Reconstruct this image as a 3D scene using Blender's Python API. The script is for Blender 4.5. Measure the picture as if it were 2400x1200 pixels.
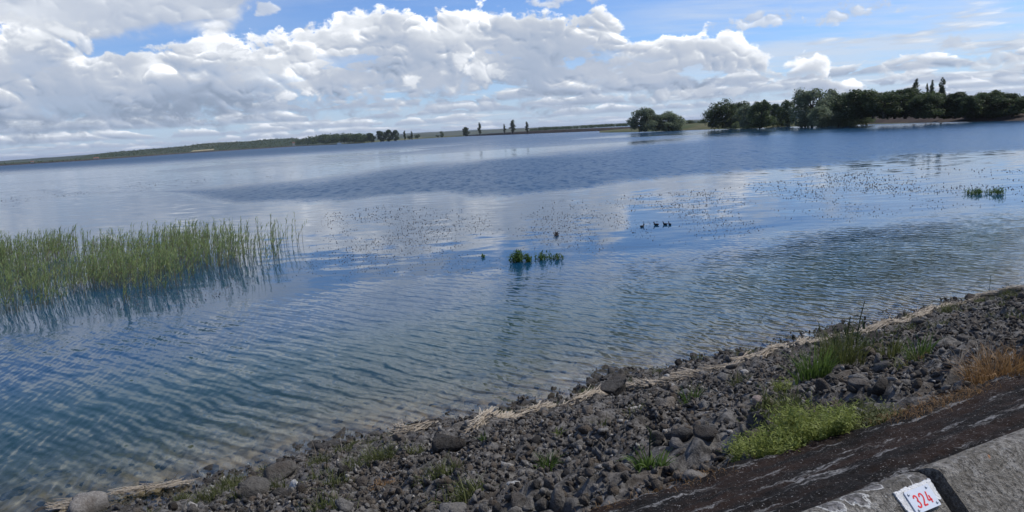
import bpy, math, random
import numpy as np

for _o in list(bpy.data.objects):
    bpy.data.objects.remove(_o, do_unlink=True)
SC = bpy.context.scene
COL = SC.collection

# ------------------------------------------------------------------ camera
EYE = 5.5                                   # metres above the lake
PITCH = math.atan(290.7 / 1600.0)
ROLL = math.radians(3.39)
_F = np.array([0, math.cos(PITCH), -math.sin(PITCH)])
_U0 = np.array([0, math.sin(PITCH), math.cos(PITCH)])
_R0 = np.array([1.0, 0, 0])
_R = _R0 * math.cos(ROLL) - _U0 * math.sin(ROLL)
_U = _U0 * math.cos(ROLL) + _R0 * math.sin(ROLL)
cam_data = bpy.data.cameras.new('camera')
cam_data.sensor_width = 36.0
cam_data.lens = 24.0
cam_data.clip_start = 0.05
cam_data.clip_end = 60000.0
cam = bpy.data.objects.new('camera', cam_data)
COL.objects.link(cam)
from mathutils import Matrix, Vector
cam.matrix_world = Matrix(((_R[0], _U[0], -_F[0], 0), (_R[1], _U[1], -_F[1], 0), (_R[2], _U[2], -_F[2], EYE), (0, 0, 0, 1)))
SC.camera = cam


def ray(x, y):
    """direction through a point of the 2400 x 1200 photograph"""
    return _F * 1600 + _R * (x - 1200) + _U * (600 - y)


def P(x, y, z=0.0):
    """that point on the horizontal plane at height z"""
    v = ray(x, y)
    t = (z - EYE) / v[2]
    return v * t + np.array([0, 0, EYE])


def at(x, y, dist):
    """that point at a horizontal distance"""
    v = ray(x, y)
    return v * (dist / math.hypot(v[0], v[1])) + np.array([0, 0, EYE])


def azel(x, y):
    v = ray(x, y)
    return math.degrees(math.atan2(v[0], v[1])), math.degrees(math.atan2(v[2], math.hypot(v[0], v[1])))


# ------------------------------------------------------------------ exposure
SC.view_settings.view_transform = 'Standard'
SC.view_settings.look = 'None'
SC.view_settings.gamma = 1.0
SC.view_settings.exposure = 0.0
SC.view_settings.use_curve_mapping = False
SC.render.engine = 'CYCLES'
SC.cycles.max_bounces = 5
SC.cycles.diffuse_bounces = 2
SC.cycles.glossy_bounces = 2
SC.cycles.transparent_max_bounces = 16
SC.cycles.caustics_reflective = False
SC.cycles.caustics_refractive = False
SC.cycles.use_denoising = True

SUN_AZ = math.radians(72)      # to the right of the view, a little ahead
SUN_EL = math.radians(52)


# ------------------------------------------------------------------ node helper
class NT:
    def __init__(self, tree):
        self.t = tree
        self.n = tree.nodes
        self.l = tree.links

    def put(self, sock, v):
        if hasattr(v, 'is_output'):
            self.l.new(v, sock)
        elif v is not None:
            if isinstance(v, (tuple, list)) and len(v) == 3 and sock.type == 'RGBA':
                v = (*v, 1.0)
            sock.default_value = v

    def node(self, kind, ins=None, **props):
        n = self.n.new(kind)
        for k, v in props.items():
            setattr(n, k, v)
        for k, v in (ins or {}).items():
            self.put(n.inputs[k], v)
        return n

    def m(self, op, a, b=None, c=None, clamp=False):
        n = self.n.new('ShaderNodeMath')
        n.operation = op
        n.use_clamp = clamp
        self.put(n.inputs[0], a)
        if b is not None:
            self.put(n.inputs[1], b)
        if c is not None:
            self.put(n.inputs[2], c)
        return n.outputs[0]

    def add(self, a, b): return self.m('ADD', a, b)
    def sub(self, a, b): return self.m('SUBTRACT', a, b)
    def mul(self, a, b): return self.m('MULTIPLY', a, b)
    def div(self, a, b): return self.m('DIVIDE', a, b)

    def v(self, op, a, b=None, s=None):
        n = self.n.new('ShaderNodeVectorMath')
        n.operation = op
        self.put(n.inputs[0], a)
        if b is not None:
            self.put(n.inputs[1], b)
        if s is not None:
            self.put(n.inputs['Scale'], s)
        return n.outputs['Value'] if op in ('DOT_PRODUCT', 'LENGTH', 'DISTANCE') else n.outputs[0]

    def xyz(self, x=0.0, y=0.0, z=0.0):
        n = self.n.new('ShaderNodeCombineXYZ')
        for i, q in enumerate((x, y, z)):
            self.put(n.inputs[i], q)
        return n.outputs[0]

    def sep(self, v):
        n = self.n.new('ShaderNodeSeparateXYZ')
        self.put(n.inputs[0], v)
        return n.outputs

    def noise(self, vec, scale=1.0, detail=2.0, rough=0.5, dist=0.0, dims='3D', out=0):
        n = self.n.new('ShaderNodeTexNoise')
        n.noise_dimensions = dims
        self.put(n.inputs['Vector'], vec)
        self.put(n.inputs['Scale'], scale)
        self.put(n.inputs['Detail'], detail)
        self.put(n.inputs['Roughness'], rough)
        self.put(n.inputs['Distortion'], dist)
        return n.outputs[out]

    def voro(self, vec, scale=1.0, feature='F1', dims='3D', smooth=0.5, out='Distance', rand=1.0):
        n = self.n.new('ShaderNodeTexVoronoi')
        n.voronoi_dimensions = dims
        n.feature = feature
        self.put(n.inputs['Vector'], vec)
        self.put(n.inputs['Scale'], scale)
        self.put(n.inputs['Randomness'], rand)
        if feature == 'SMOOTH_F1':
            self.put(n.inputs['Smoothness'], smooth)
        return n.outputs[out]

    def ramp(self, x, a, b, lo=0.0, hi=1.0, smooth=True):
        n = self.n.new('ShaderNodeMapRange')
        n.interpolation_type = 'SMOOTHSTEP' if smooth else 'LINEAR'
        n.clamp = True
        self.put(n.inputs[0], x)
        self.put(n.inputs[1], a)
        self.put(n.inputs[2], b)
        self.put(n.inputs[3], lo)
        self.put(n.inputs[4], hi)
        return n.outputs[0]

    def mix(self, f, a, b, mode='MIX'):
        n = self.n.new('ShaderNodeMix')
        n.data_type = 'RGBA'
        n.blend_type = mode
        n.clamp_factor = True
        self.put(n.inputs[0], f)
        self.put(n.inputs[6], a)
        self.put(n.inputs[7], b)
        return n.outputs[2]

    def mixf(self, f, a, b):
        n = self.n.new('ShaderNodeMix')
        n.data_type = 'FLOAT'
        self.put(n.inputs[0], f)
        self.put(n.inputs[2], a)
        self.put(n.inputs[3], b)
        return n.outputs[0]

    def curve(self, x, pts):
        """float curve through (0..1, 0..1) points"""
        n = self.n.new('ShaderNodeFloatCurve')
        self.put(n.inputs['Value'], x)
        c = n.mapping.curves[0]
        pts = sorted(pts)
        c.points[0].location = pts[0]
        c.points[1].location = pts[-1]
        for q in pts[1:-1]:
            c.points.new(*q)
        n.mapping.update()
        return n.outputs[0]

    def attr(self, name, out='Fac'):
        n = self.n.new('ShaderNodeAttribute')
        n.attribute_name = name
        return n.outputs[out]


# ------------------------------------------------------------------ world: Nishita sky with cumulus
def make_world():
    w = bpy.data.worlds.new('World')
    SC.world = w
    w.use_nodes = True
    t = NT(w.node_tree)
    t.n.clear()
    out = t.n.new('ShaderNodeOutputWorld')
    sky = t.n.new('ShaderNodeTexSky')
    sky.sky_type = 'NISHITA'
    sky.sun_disc = False
    sky.sun_elevation = SUN_EL
    sky.sun_rotation = SUN_AZ
    sky.altitude = 100.0
    sky.air_density = 1.0
    sky.dust_density = 0.2
    sky.ozone_density = 4.0
    SKY = 0.105
    blue = t.v('MULTIPLY', sky.outputs[0], (0.80 * SKY, 0.97 * SKY, 1.31 * SKY))      # the camera's rendering of blue

    d = t.v('NORMALIZE', t.node('ShaderNodeTexCoord').outputs['Generated'])
    x, y, z = t.sep(d)
    az = t.mul(t.m('ARCTAN2', x, y), 180 / math.pi)
    el = t.mul(t.m('ARCSINE', z), 180 / math.pi)
    elp = t.m('MAXIMUM', el, 0.0)

    def lumps(vec, detail, rough=0.5, seed=0.0):
        """rounded heads with creases between them (inverted ridged noise)"""
        n = t.n.new('ShaderNodeTexNoise')
        n.noise_dimensions = '2D'
        n.noise_type = 'RIDGED_MULTIFRACTAL'
        n.normalize = False
        t.put(n.inputs['Vector'], vec)
        t.put(n.inputs['Scale'], 1.0)
        t.put(n.inputs['Detail'], detail)
        t.put(n.inputs['Roughness'], rough)
        t.put(n.inputs['Offset'], 0.9)
        t.put(n.inputs['Gain'], 1.2)
        return n.outputs[0]

    def relief(vec, step, detail, warp, rough=0.5):
        """height of the billows (about 0..1) and how much they face the sun"""
        wv = t.noise(vec, 0.8, 1.5, 0.5, dims='2D', out=1)
        q = t.v('ADD', vec, t.v('SCALE', wv, s=warp))
        a = lumps(q, 2.6, rough)
        b = lumps(t.v('ADD', q, t.v('SCALE', step, s=1.3)), 2.6, rough)
        soft = t.noise(q, 1.3, detail, 0.62, dims='2D')
        h = t.sub(t.add(0.95, t.mul(t.sub(soft, 0.5), 1.3)), t.mul(a, 0.42))
        return h, t.add(t.sub(b, a), t.mul(t.sub(soft, 0.5), 0.7)), soft

    def nrm(points):
        """photo points -> curve points: azimuth -45..45 -> 0..1, elevation -2..18 -> 0..1"""
        r = []
        for px, py in points:
            aa, ee = azel(px, py)
            r.append(((aa + 45) / 90, (ee + 2) / 20))
        return r
    azn = t.div(t.add(az, 45), 90)

    def contour(points):
        return t.sub(t.mul(t.curve(azn, nrm(points)), 20), 2)

    def over(f, col_top, col_under):
        return t.mix(f, col_under, col_top)

    def lay(f, colour):
        """one more cloud in front; where it is absent or opaque the other side is not computed"""
        nonlocal cur
        b_ = t.node('ShaderNodeBackground', {'Color': colour, 'Strength': 1.0})
        mx = t.node('ShaderNodeMixShader', {0: f})
        t.l.new(cur, mx.inputs[1])
        t.l.new(b_.outputs[0], mx.inputs[2])
        cur = mx.outputs[0]

    def gate(f, under):
        """the layers so far only where f is 1, else what lay under them"""
        nonlocal cur
        mx = t.node('ShaderNodeMixShader', {0: f})
        t.l.new(under, mx.inputs[1])
        t.l.new(cur, mx.inputs[2])
        cur = mx.outputs[0]

    def tone(q):
        """blue-grey shade through grey to sunlit white"""
        n = t.n.new('ShaderNodeValToRGB')
        cr = n.color_ramp
        cr.elements[0].position = 0.0
        cr.elements[0].color = (0.28, 0.35, 0.47, 1)
        cr.elements[1].position = 1.0
        cr.elements[1].color = (0.97, 0.98, 1.0, 1)
        for pos, cc in ((0.25, (0.40, 0.48, 0.62)), (0.5, (0.52, 0.58, 0.69)), (0.72, (0.70, 0.74, 0.80))):
            el_ = cr.elements.new(pos)
            el_.color = (*cc, 1)
        t.put(n.inputs[0], q)
        return t.v('SCALE', n.outputs[0], s=t.ramp(q, 0.55, 1.1, 1.0, 1.36))       # sunlit heads are brighter than the film can hold

    # the picture's own cloud masses fade into loose cumulus at the sides and behind
    front = t.ramp(t.m('ABSOLUTE', az), 44, 62, 1, 0)
    col = blue
    # pale air low over the land
    col = over(t.mul(t.ramp(el, -1, 7, 1, 0), 0.6), (0.52, 0.66, 0.88), col)

    # 1 high thin veil and loose fair-weather cumulus over the whole sky, on a plane overhead
    pl = t.v('SCALE', t.xyz(x, y), s=t.div(1.0, t.add(z, 0.07)))
    veil = t.noise(t.v('MULTIPLY', pl, (0.35, 0.9, 1)), 1.0, 5, 0.6, dims='2D')
    side = t.m('MAXIMUM', t.ramp(az, 6, 20, 0.25, 1.25), t.mul(t.ramp(el, 9.5, 12, 0.2, 1.1), t.ramp(el, 15, 21, 1, 0.15)))
    col = over(t.mul(t.mul(t.ramp(veil, 0.34, 0.66), side), 0.62), (0.66, 0.74, 0.86), col)
    ps = t.noise(pl, 0.8, 6, 0.55, dims='2D')
    pr = t.sub(ps, t.noise(t.v('ADD', pl, (0.10, -0.16, 0)), 0.8, 4, 0.55, dims='2D'))
    pa = t.ramp(t.sub(t.add(ps, 0.15), t.add(t.sub(t.ramp(el, 3, 9, 0.68, 0.82), t.ramp(el, 10.0, 11.5, 0, 0.18)), t.ramp(el, 12.5, 17, 0, 0.26))), 0.0, 0.12)
    col = over(t.mul(pa, 0.85), tone(t.add(t.mul(pr, 1.6), t.ramp(el, 0, 30, 0.62, 0.50))), col)

    base = t.node('ShaderNodeBackground', {'Color': col, 'Strength': 1.0}).outputs[0]
    cur = base

    # 2 rows of small cumulus low down, each row a flat grey base with lit heads
    h3, r3, s3 = relief(t.v('MULTIPLY', t.xyz(az, el), (0.40, 0.95, 1)), (0.06, 0.10, 0), 5, 0.5)

    def row(base, height, seed, lift, alpha, hazef, gap=0.45):
        body = t.noise(t.xyz(t.mul(az, 0.12 / height), seed * 3.3), 1.0, 2, 0.55, dims='2D')
        up = t.sub(el, t.add(base, t.mul(t.sub(body, 0.5), 0.6 * height)))
        top = t.add(t.ramp(body, gap - 0.14, gap + 0.3, 0.0, height), t.mul(t.sub(h3, 0.6), height * 1.2))
        al = t.mul(t.ramp(t.sub(top, up), 0.0, 0.25 * height + 0.05), t.ramp(up, -0.16 * height, 0.16 * height))
        q = t.add(t.add(lift, t.ramp(up, 0.0, 0.8 * height, 0.0, 0.56)), t.mul(r3, 0.40))
        cc = t.mix(hazef, tone(q), (0.58, 0.69, 0.85))
        lay(t.mul(al, alpha), cc)
    row(0.10, 0.50, 1.3, 0.34, 0.85, 0.30)
    row(0.55, 0.55, 2.9, 0.30, 0.9, 0.20, 0.42)
    row(1.05, 0.75, 4.1, 0.24, 0.92, 0.12, 0.40)
    row(1.75, 1.0, 5.7, 0.20, 0.95, 0.06, 0.38)
    row(2.6, 1.0, 7.9, 0.20, 0.95, 0.0, 0.38)

    gate(t.m('LESS_THAN', el, 4.6), base)

    # 3 the great bank across the view
    h1, r1, s1 = relief(t.v('MULTIPLY', t.xyz(az, el), (0.17, 0.25, 1)), (0.035, 0.06, 0), 7, 0.6, 0.55)
    h2, r2, s2 = relief(t.v('MULTIPLY', t.xyz(az, el), (0.50, 0.66, 1)), (0.05, 0.085, 0), 5, 0.45, 0.6)
    bank_top = contour([(-600, 90), (-200, 60), (0, 55), (60, 50), (140, 75), (200, 115), (300, 120), (420, 110), (500, 92), (600, 96), (660, 70),
                        (740, 66), (820, 42), (900, 22), (950, 34), (1040, 36), (1110, 14), (1180, 30), (1260, 44), (1380, 40), (1445, 55),
                        (1480, 88), (1600, 92), (1690, 78), (1730, 104), (1800, 138), (1850, 150), (1900, 140), (1950, 172), (2010, 205), (2080, 222), (2250, 232), (2400, 225), (2900, 190)])
    bank_base = contour([(-600, 330), (0, 306), (300, 290), (560, 268), (760, 250), (900, 243), (1100, 232), (1250, 235), (1400, 232), (1600, 226), (1800, 222), (2000, 220), (2400, 205), (2900, 180)])
    top = t.add(bank_top, t.add(t.mul(t.sub(h1, 0.62), 1.9), t.mul(t.sub(h2, 0.62), 1.1)))
    dt = t.sub(top, el)
    q = t.div(t.sub(el, bank_base), t.m('MAXIMUM', t.sub(bank_top, bank_base), 0.8))
    al = t.mul(t.ramp(t.add(dt, t.mul(t.sub(s2, 0.5), 0.9)), -0.10, 0.48), t.ramp(t.add(q, t.mul(t.sub(s2, 0.5), 0.9)), -0.22, 0.20))
    hole = t.noise(t.v('ADD', t.v('MULTIPLY', t.xyz(az, el), (0.15, 0.42, 1)), (3.3, 1.2, 0)), 1.0, 4, 0.55, dims='2D')
    al = t.mul(al, t.m('MAXIMUM', t.ramp(t.add(hole, t.mul(t.sub(h2, 0.6), 0.10)), 0.34, 0.44), t.m('MAXIMUM', t.ramp(q, 0.35, 0.75), t.ramp(az, -9, -20, 0, 0.92))))
    sh = t.noise(t.v('MULTIPLY', t.xyz(az, el), (0.10, 0.22, 1)), 1.0, 3, 0.5, dims='2D')
    lift = t.add(t.ramp(q, -0.05, 0.85, 0.20, 0.68, smooth=False), t.mul(t.sub(sh, 0.5), 1.0))
    lift = t.add(lift, t.mul(t.ramp(dt, 0.0, 1.3, 1, 0), 0.26))
    calm = t.ramp(t.noise(t.v('MULTIPLY', t.xyz(az, el), (0.16, 0.34, 1)), 1.7, 2, 0.5, dims='2D'), 0.40, 0.58, 0.25, 1.15)
    rr = t.mul(t.add(r1, t.mul(r2, 0.55)), calm)
    left = t.mul(t.ramp(az, -14, -34), t.ramp(q, 0.62, 0.2))        # the bank shades its own foot there
    lift = t.sub(lift, t.mul(left, 0.20))
    lay(t.mul(al, front), tone(t.add(lift, t.mul(rr, 0.58))))

    # 4 the cloud that comes in at the upper left, nearer and overhead
    low = contour([(-600, 120), (0, 58), (100, 72), (200, 100), (300, 104), (420, 84), (520, 72), (570, 46), (590, 10), (640, -40), (720, -160), (900, -300)])
    lo5 = t.add(low, t.mul(t.sub(0.62, h1), 1.6))
    a5 = t.mul(t.ramp(t.sub(el, lo5), 0.0, 0.9), t.ramp(t.sub(t.add(t.ramp(az, -45, -20, 14.5, 12.5), t.mul(t.sub(h1, 0.6), 2)), el), 0, 1.0))
    lay(t.mul(t.mul(a5, 0.93), front), tone(t.add(t.add(0.60, t.mul(t.sub(sh, 0.5), 0.5)), t.mul(rr, 0.24))))

    # 5 bright heads standing in front of the bank, and little clouds at the right
    ae = t.xyz(az, el)
    def puffs(spec, edge):
        f = None
        for px, py, rx, ry in spec:
            a0, e0 = azel(px, py)
            off = t.v('MULTIPLY', t.v('SUBTRACT', ae, (a0, e0, 0)), (1 / rx, 1 / ry, 1))
            b = t.v('LENGTH', off)
            f = b if f is None else t.m('MINIMUM', f, b)
        return t.add(t.sub(1.0, f), t.mul(t.sub(h2, 0.66), edge))
    f = puffs([(1120, 168, 2.6, 1.1), (1085, 140, 1.0, 0.9), (965, 190, 1.0, 0.7), (720, 160, 2.2, 0.8), (560, 130, 2.2, 0.8), (100, 85, 3.2, 1.5), (190, 120, 1.6, 1.2), (700, 222, 2.4, 0.6)], 1.6)
    lay(t.mul(t.ramp(t.add(f, t.mul(t.sub(s2, 0.5), 0.8)), 0.0, 0.7), 0.85), tone(t.add(t.add(0.57, t.mul(rr, 0.36)), t.ramp(f, 0, 1, 0.0, 0.2))))
    f = puffs([(1790, 46, 2.6, 0.6), (2250, 106, 1.7, 0.6), (2350, 140, 2.2, 0.8), (2120, 165, 1.5, 0.8), (1980, 35, 2.4, 0.7), (620, 18, 1.3, 0.5), (1330, -4, 3.2, 0.5), (1640, 215, 4.6, 0.5)], 1.8)
    lay(t.mul(t.ramp(t.add(f, t.mul(t.sub(s2, 0.5), 1.0)), 0.0, 0.8), 0.75), tone(t.add(0.60, t.mul(r2, 0.30))))

    gate(t.mul(t.m('LESS_THAN', el, 16.5), t.m('LESS_THAN', t.m('ABSOLUTE', az), 62.0)), base)
    # under the horizon the light of the land
    low_ = t.node('ShaderNodeBackground', {'Color': (0.16, 0.18, 0.16), 'Strength': 1.0}).outputs[0]
    mx = t.node('ShaderNodeMixShader', {0: t.ramp(el, -3, -0.6, 1, 0)})
    t.l.new(cur, mx.inputs[1])
    t.l.new(low_, mx.inputs[2])
    t.l.new(mx.outputs[0], out.inputs[0])
    w.cycles.sampling_method = 'NONE'


make_world()

sun_data = bpy.data.lights.new('sun', 'SUN')
sun_data.energy = 3.8
sun_data.angle = math.radians(0.55)
sun_data.color = (1.0, 0.955, 0.88)
sun = bpy.data.objects.new('sun', sun_data)
COL.objects.link(sun)
_sd = Vector((math.sin(SUN_AZ) * math.cos(SUN_EL), math.cos(SUN_AZ) * math.cos(SUN_EL), math.sin(SUN_EL)))
sun.rotation_euler = _sd.to_track_quat('Z', 'Y').to_euler()
sun.location = (30, 10, 60)

# ------------------------------------------------------------------ mesh helpers
rng = np.random.default_rng(324)
AX = math.radians(65.82)                      # the dam runs this way
D_ = np.array([math.sin(AX), math.cos(AX)])   # along the dam
N_ = np.array([-D_[1], D_[0]])                # out over the lake


def W(n, s, z=0.0):
    """dam coordinates (out from the eye, along the dam, height) -> world, arrays or numbers"""
    n, s, z = np.broadcast_arrays(np.asarray(n, float), np.asarray(s, float), np.asarray(z, float))
    return np.stack([N_[0] * n + D_[0] * s, N_[1] * n + D_[1] * s, z], -1)


def NS(p):
    return float(N_ @ np.asarray(p)[:2]), float(D_ @ np.asarray(p)[:2])


def obj(name, V, faces, mat=None, parent=None, smooth=False, attrs=None, loc=None):
    """one mesh object; faces: int array (m, 3 or 4), a list of such arrays, or a plain list"""
    me = bpy.data.meshes.new(name)
    V = np.asarray(V, float)
    if isinstance(faces, np.ndarray):
        faces = [faces]
    if faces and isinstance(faces[0], np.ndarray):
        faces = [f for f in faces if len(f)]
        me.vertices.add(len(V))
        me.vertices.foreach_set('co', V.astype(np.float32).ravel())
        loops = np.concatenate([f.ravel() for f in faces]).astype(np.int32)
        sizes = np.concatenate([np.full(len(f), f.shape[1], np.int32) for f in faces])
        me.loops.add(len(loops))
        me.loops.foreach_set('vertex_index', loops)
        me.polygons.add(len(sizes))
        me.polygons.foreach_set('loop_start', np.concatenate([[0], np.cumsum(sizes)[:-1]]).astype(np.int32))
        me.update(calc_edges=True)
    else:
        me.from_pydata([tuple(v) for v in V], [], [tuple(f) for f in faces])
    if smooth:
        me.polygons.foreach_set('use_smooth', np.ones(len(me.polygons), bool))
    for k, a in (attrs or {}).items():
        at_ = me.attributes.new(k, 'FLOAT', 'POINT')
        at_.data.foreach_set('value', np.asarray(a, np.float32))
    me.validate()
    me.update()
    if mat:
        me.materials.append(mat)
    o = bpy.data.objects.new(name, me)
    COL.objects.link(o)
    if parent is not None:
        o.parent = parent
    if loc is not None:
        o.location = loc
    return o


def empty(name, loc=(0, 0, 0), rz=0.0):
    o = bpy.data.objects.new(name, None)
    COL.objects.link(o)
    o.location = loc
    o.rotation_euler = (0, 0, rz)
    o.empty_display_size = 0.2
    return o


def tag(o, label=None, cat=None, group=None, kind=None):
    for k, v in (('label', label), ('category', cat), ('group', group), ('kind', kind)):
        if v:
            o[k] = v
    return o


def twin(o, parent=None):
    """a copy of a thing and of its parts"""
    c = o.copy()
    COL.objects.link(c)
    c.parent = parent
    for ch in o.children:
        twin(ch, c)
    return c


def grid_faces(r, c):
    i = np.arange(r * c).reshape(r, c)
    return np.stack([i[:-1, :-1], i[:-1, 1:], i[1:, 1:], i[1:, :-1]], -1).reshape(-1, 4)


def vnoise(x, y, seed=0):
    """smooth value noise in -1..1"""
    xi, yi = np.floor(x).astype(np.int64), np.floor(y).astype(np.int64)
    fx, fy = x - xi, y - yi
    fx, fy = fx * fx * (3 - 2 * fx), fy * fy * (3 - 2 * fy)

    def h(a, b):
        q = (a * 374761393 + b * 668265263 + seed * 1442695041) & 0x7fffffff
        q = ((q ^ (q >> 13)) * 1274126177) & 0x7fffffff
        q = ((q ^ (q >> 16)) * 60493) & 0x7fffffff
        return (q % 65536) / 32767.5 - 1
    return (h(xi, yi) * (1 - fx) + h(xi + 1, yi) * fx) * (1 - fy) + (h(xi, yi + 1) * (1 - fx) + h(xi + 1, yi + 1) * fx) * fy


def fbm(x, y, octaves=4, seed=0, gain=0.5):
    s, a, f = 0, 1.0, 1.0
    for k in range(octaves):
        s = s + a * vnoise(x * f + 17.3 * k, y * f - 9.1 * k, seed + k)
        a *= gain
        f *= 2.03
    return s


def ico(sub=1):
    import bmesh
    bm = bmesh.new()
    bmesh.ops.create_icosphere(bm, subdivisions=sub, radius=1.0)
    bm.verts.ensure_lookup_table()
    V = np.array([v.co[:] for v in bm.verts])
    Fc = np.array([[v.index for v in f.verts] for f in bm.faces])
    bm.free()
    return V, Fc


def rock_shape(sub, r, cuts=7, rough=0.10, crag=0.10, stretch=(0.75, 1.25)):
    """an angular stone: a sphere cut by planes, then broken up by ridges"""
    V, Fc = ico(sub)
    U = V.copy()
    for _ in range(cuts):
        q = r.normal(size=3)
        q /= np.linalg.norm(q)
        lim = r.uniform(0.30, 0.75)
        dd = V @ q
        V = V - np.outer(np.maximum(dd - lim, 0), q) * 0.95
    bump = 0
    for k in range(7):
        q = r.normal(size=3) * (2.0 + 1.6 * k)
        bump = bump + np.abs(np.sin(U @ q + r.uniform(0, 6.28))) * crag / (1 + 0.45 * k)
    V = V * (1 + bump - 2.2 * crag)[:, None]
    V = V * (1 + rough * r.normal(size=(len(V), 1)))
    V = V * r.uniform(*stretch, 3)
    return V / np.abs(V).max(), Fc


def rand_rot(r, k):
    """k random rotation matrices"""
    q = r.normal(size=(k, 4))
    q /= np.linalg.norm(q, axis=1, keepdims=True)
    w, x, y, z = q.T
    return np.stack([np.stack([1 - 2 * (y * y + z * z), 2 * (x * y - z * w), 2 * (x * z + y * w)], -1),
                     np.stack([2 * (x * y + z * w), 1 - 2 * (x * x + z * z), 2 * (y * z - x * w)], -1),
                     np.stack([2 * (x * z - y * w), 2 * (y * z + x * w), 1 - 2 * (x * x + y * y)], -1)], 1)


def scatter(shapes, pos, size, r, flat=(1, 1, 1)):
    """copies of small shapes joined into one mesh: vertices, faces, one random value per copy"""
    VV, FF, TT = [], [], []
    base = 0
    which = r.integers(0, len(shapes), len(pos))
    for i, (sv, sf) in enumerate(shapes):
        m = np.where(which == i)[0]
        if not len(m):
            continue
        R = rand_rot(r, len(m))
        v = np.einsum('kij,vj->kvi', R, sv) * size[m][:, None, None] * np.array(flat) + pos[m][:, None, :]
        f = sf[None] + (np.arange(len(m)) * len(sv))[:, None, None] + base
        VV.append(v.reshape(-1, 3))
        FF.append(f.reshape(-1, sf.shape[1]))
        TT.append(np.repeat(r.random(len(m)), len(sv)))
        base += len(m) * len(sv)
    return np.concatenate(VV), np.concatenate(FF), np.concatenate(TT)


def blades(root, az, h, lean, w, segs=3, curl=0.0, taper=0.8, face=None):
    """grass blades, reed leaves, straws: tapering strips. root (k,3); az, h, lean, w (k,)"""
    k = len(root)
    az, h, lean, w = [np.broadcast_to(np.asarray(q, float), (k,)) for q in (az, h, lean, w)]
    dirv = np.stack([np.cos(az), np.sin(az), np.zeros(k)], -1)
    fz = az + math.pi / 2 if face is None else np.broadcast_to(face, (k,))
    side = np.stack([np.cos(fz), np.sin(fz), np.zeros(k)], -1)
    rows = []
    for j in range(segs + 1):
        t = j / segs
        c = root + h[:, None] * ((t * np.cos(lean * t))[:, None] * np.array([0, 0, 1.0]) + (np.sin(lean * t) * t)[:, None] * dirv)
        c = c - np.array([0, 0, 1.0]) * (curl * h * t * t * t)[:, None]
        ww = (w * (1 - taper * t ** 1.5) / 2)[:, None] * side
        rows += [c - ww, c + ww]
    V = np.stack(rows, 1).reshape(-1, 3)
    i = (np.arange(k) * 2 * (segs + 1))[:, None]
    f = [np.stack([i + 2 * j, i + 2 * j + 1, i + 2 * j + 3, i + 2 * j + 2], -1).reshape(-1, 4) for j in range(segs)]
    return V, np.concatenate(f), 2 * (segs + 1)


def join(parts):
    """[(V, F), ...] of one face size -> V, F"""
    V, Fc, b = [], [], 0
    for v, f in parts:
        V.append(v)
        Fc.append(f + b)
        b += len(v)
    return np.concatenate(V), np.concatenate(Fc)


def tube(path, rad, sides=6, cap=True):
    """a tube along points with a radius at each"""
    path = np.asarray(path, float)
    rad = np.broadcast_to(np.asarray(rad, float), (len(path),))
    tg = np.gradient(path, axis=0)
    tg /= np.linalg.norm(tg, axis=1, keepdims=True) + 1e-9
    ref = np.array([0.31, 0.17, 0.93]) if abs(tg[0, 2]) < 0.8 else np.array([1.0, 0.2, 0.1])
    rings = []
    for p, q, rr in zip(path, tg, rad):
        a = np.cross(q, ref)
        a /= np.linalg.norm(a)
        b = np.cross(q, a)
        an = np.arange(sides) * 2 * math.pi / sides
        rings.append(p + rr * (np.cos(an)[:, None] * a + np.sin(an)[:, None] * b))
    V = np.concatenate(rings)
    Fc = []
    m = len(path)
    for i in range(m - 1):
        for j in range(sides):
            k = (j + 1) % sides
            Fc.append((i * sides + j, i * sides + k, (i + 1) * sides + k, (i + 1) * sides + j))
    return V, np.array(Fc)


# ------------------------------------------------------------------ materials
def mat(name):
    m = bpy.data.materials.new(name)
    m.use_nodes = True
    t = NT(m.node_tree)
    t.n.clear()
    out = t.n.new('ShaderNodeOutputMaterial')
    return m, t, out


def principled(t, out, color, rough=0.8, bump=None, strength=0.5, dist=0.02, spec=0.3, metal=0.0, normal=None):
    p = t.n.new('ShaderNodeBsdfPrincipled')
    t.put(p.inputs['Base Color'], color)
    t.put(p.inputs['Roughness'], rough)
    t.put(p.inputs['Specular IOR Level'], spec)
    t.put(p.inputs['Metallic'], metal)
    if bump is not None:
        b = t.node('ShaderNodeBump', {'Height': bump, 'Strength': strength, 'Distance': dist})
        t.l.new(b.outputs[0], p.inputs['Normal'])
    t.l.new(p.outputs[0], out.inputs[0])
    return p


def world_pos(t):
    return t.node('ShaderNodeNewGeometry').outputs['Position']


def foliage(name, c0, c1, trans=0.35, rough=0.6):
    """leaf colour varies between two greens with the mesh's own random 'tint'"""
    m, t, out = mat(name)
    f = t.attr('tint')
    oi = t.node('ShaderNodeObjectInfo').outputs['Random']
    c = t.mix(f, c0, c1)
    c = t.mix(t.mul(oi, 0.35), c, tuple(0.6 * q for q in c0))
    d1 = t.node('ShaderNodeBsdfPrincipled', {'Base Color': c, 'Roughness': rough, 'Specular IOR Level': 0.25})
    d2 = t.node('ShaderNodeBsdfTranslucent', {'Color': c})
    mx = t.node('ShaderNodeMixShader', {0: trans})
    t.l.new(d1.outputs[0], mx.inputs[1])
    t.l.new(d2.outputs[0], mx.inputs[2])
    t.l.new(mx.outputs[0], out.inputs[0])
    return m


def plain(name, c, rough=0.8, var=0.25, scale=8.0, spec=0.3, metal=0.0):
    m, t, out = mat(name)
    n = t.noise(world_pos(t), scale, 4, 0.6)
    col = t.mix(t.ramp(n, 0.3, 0.7), tuple(q * (1 - var) for q in c), tuple(q * (1 + var) for q in c))
    principled(t, out, col, rough, spec=spec, metal=metal)
    return m


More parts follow.
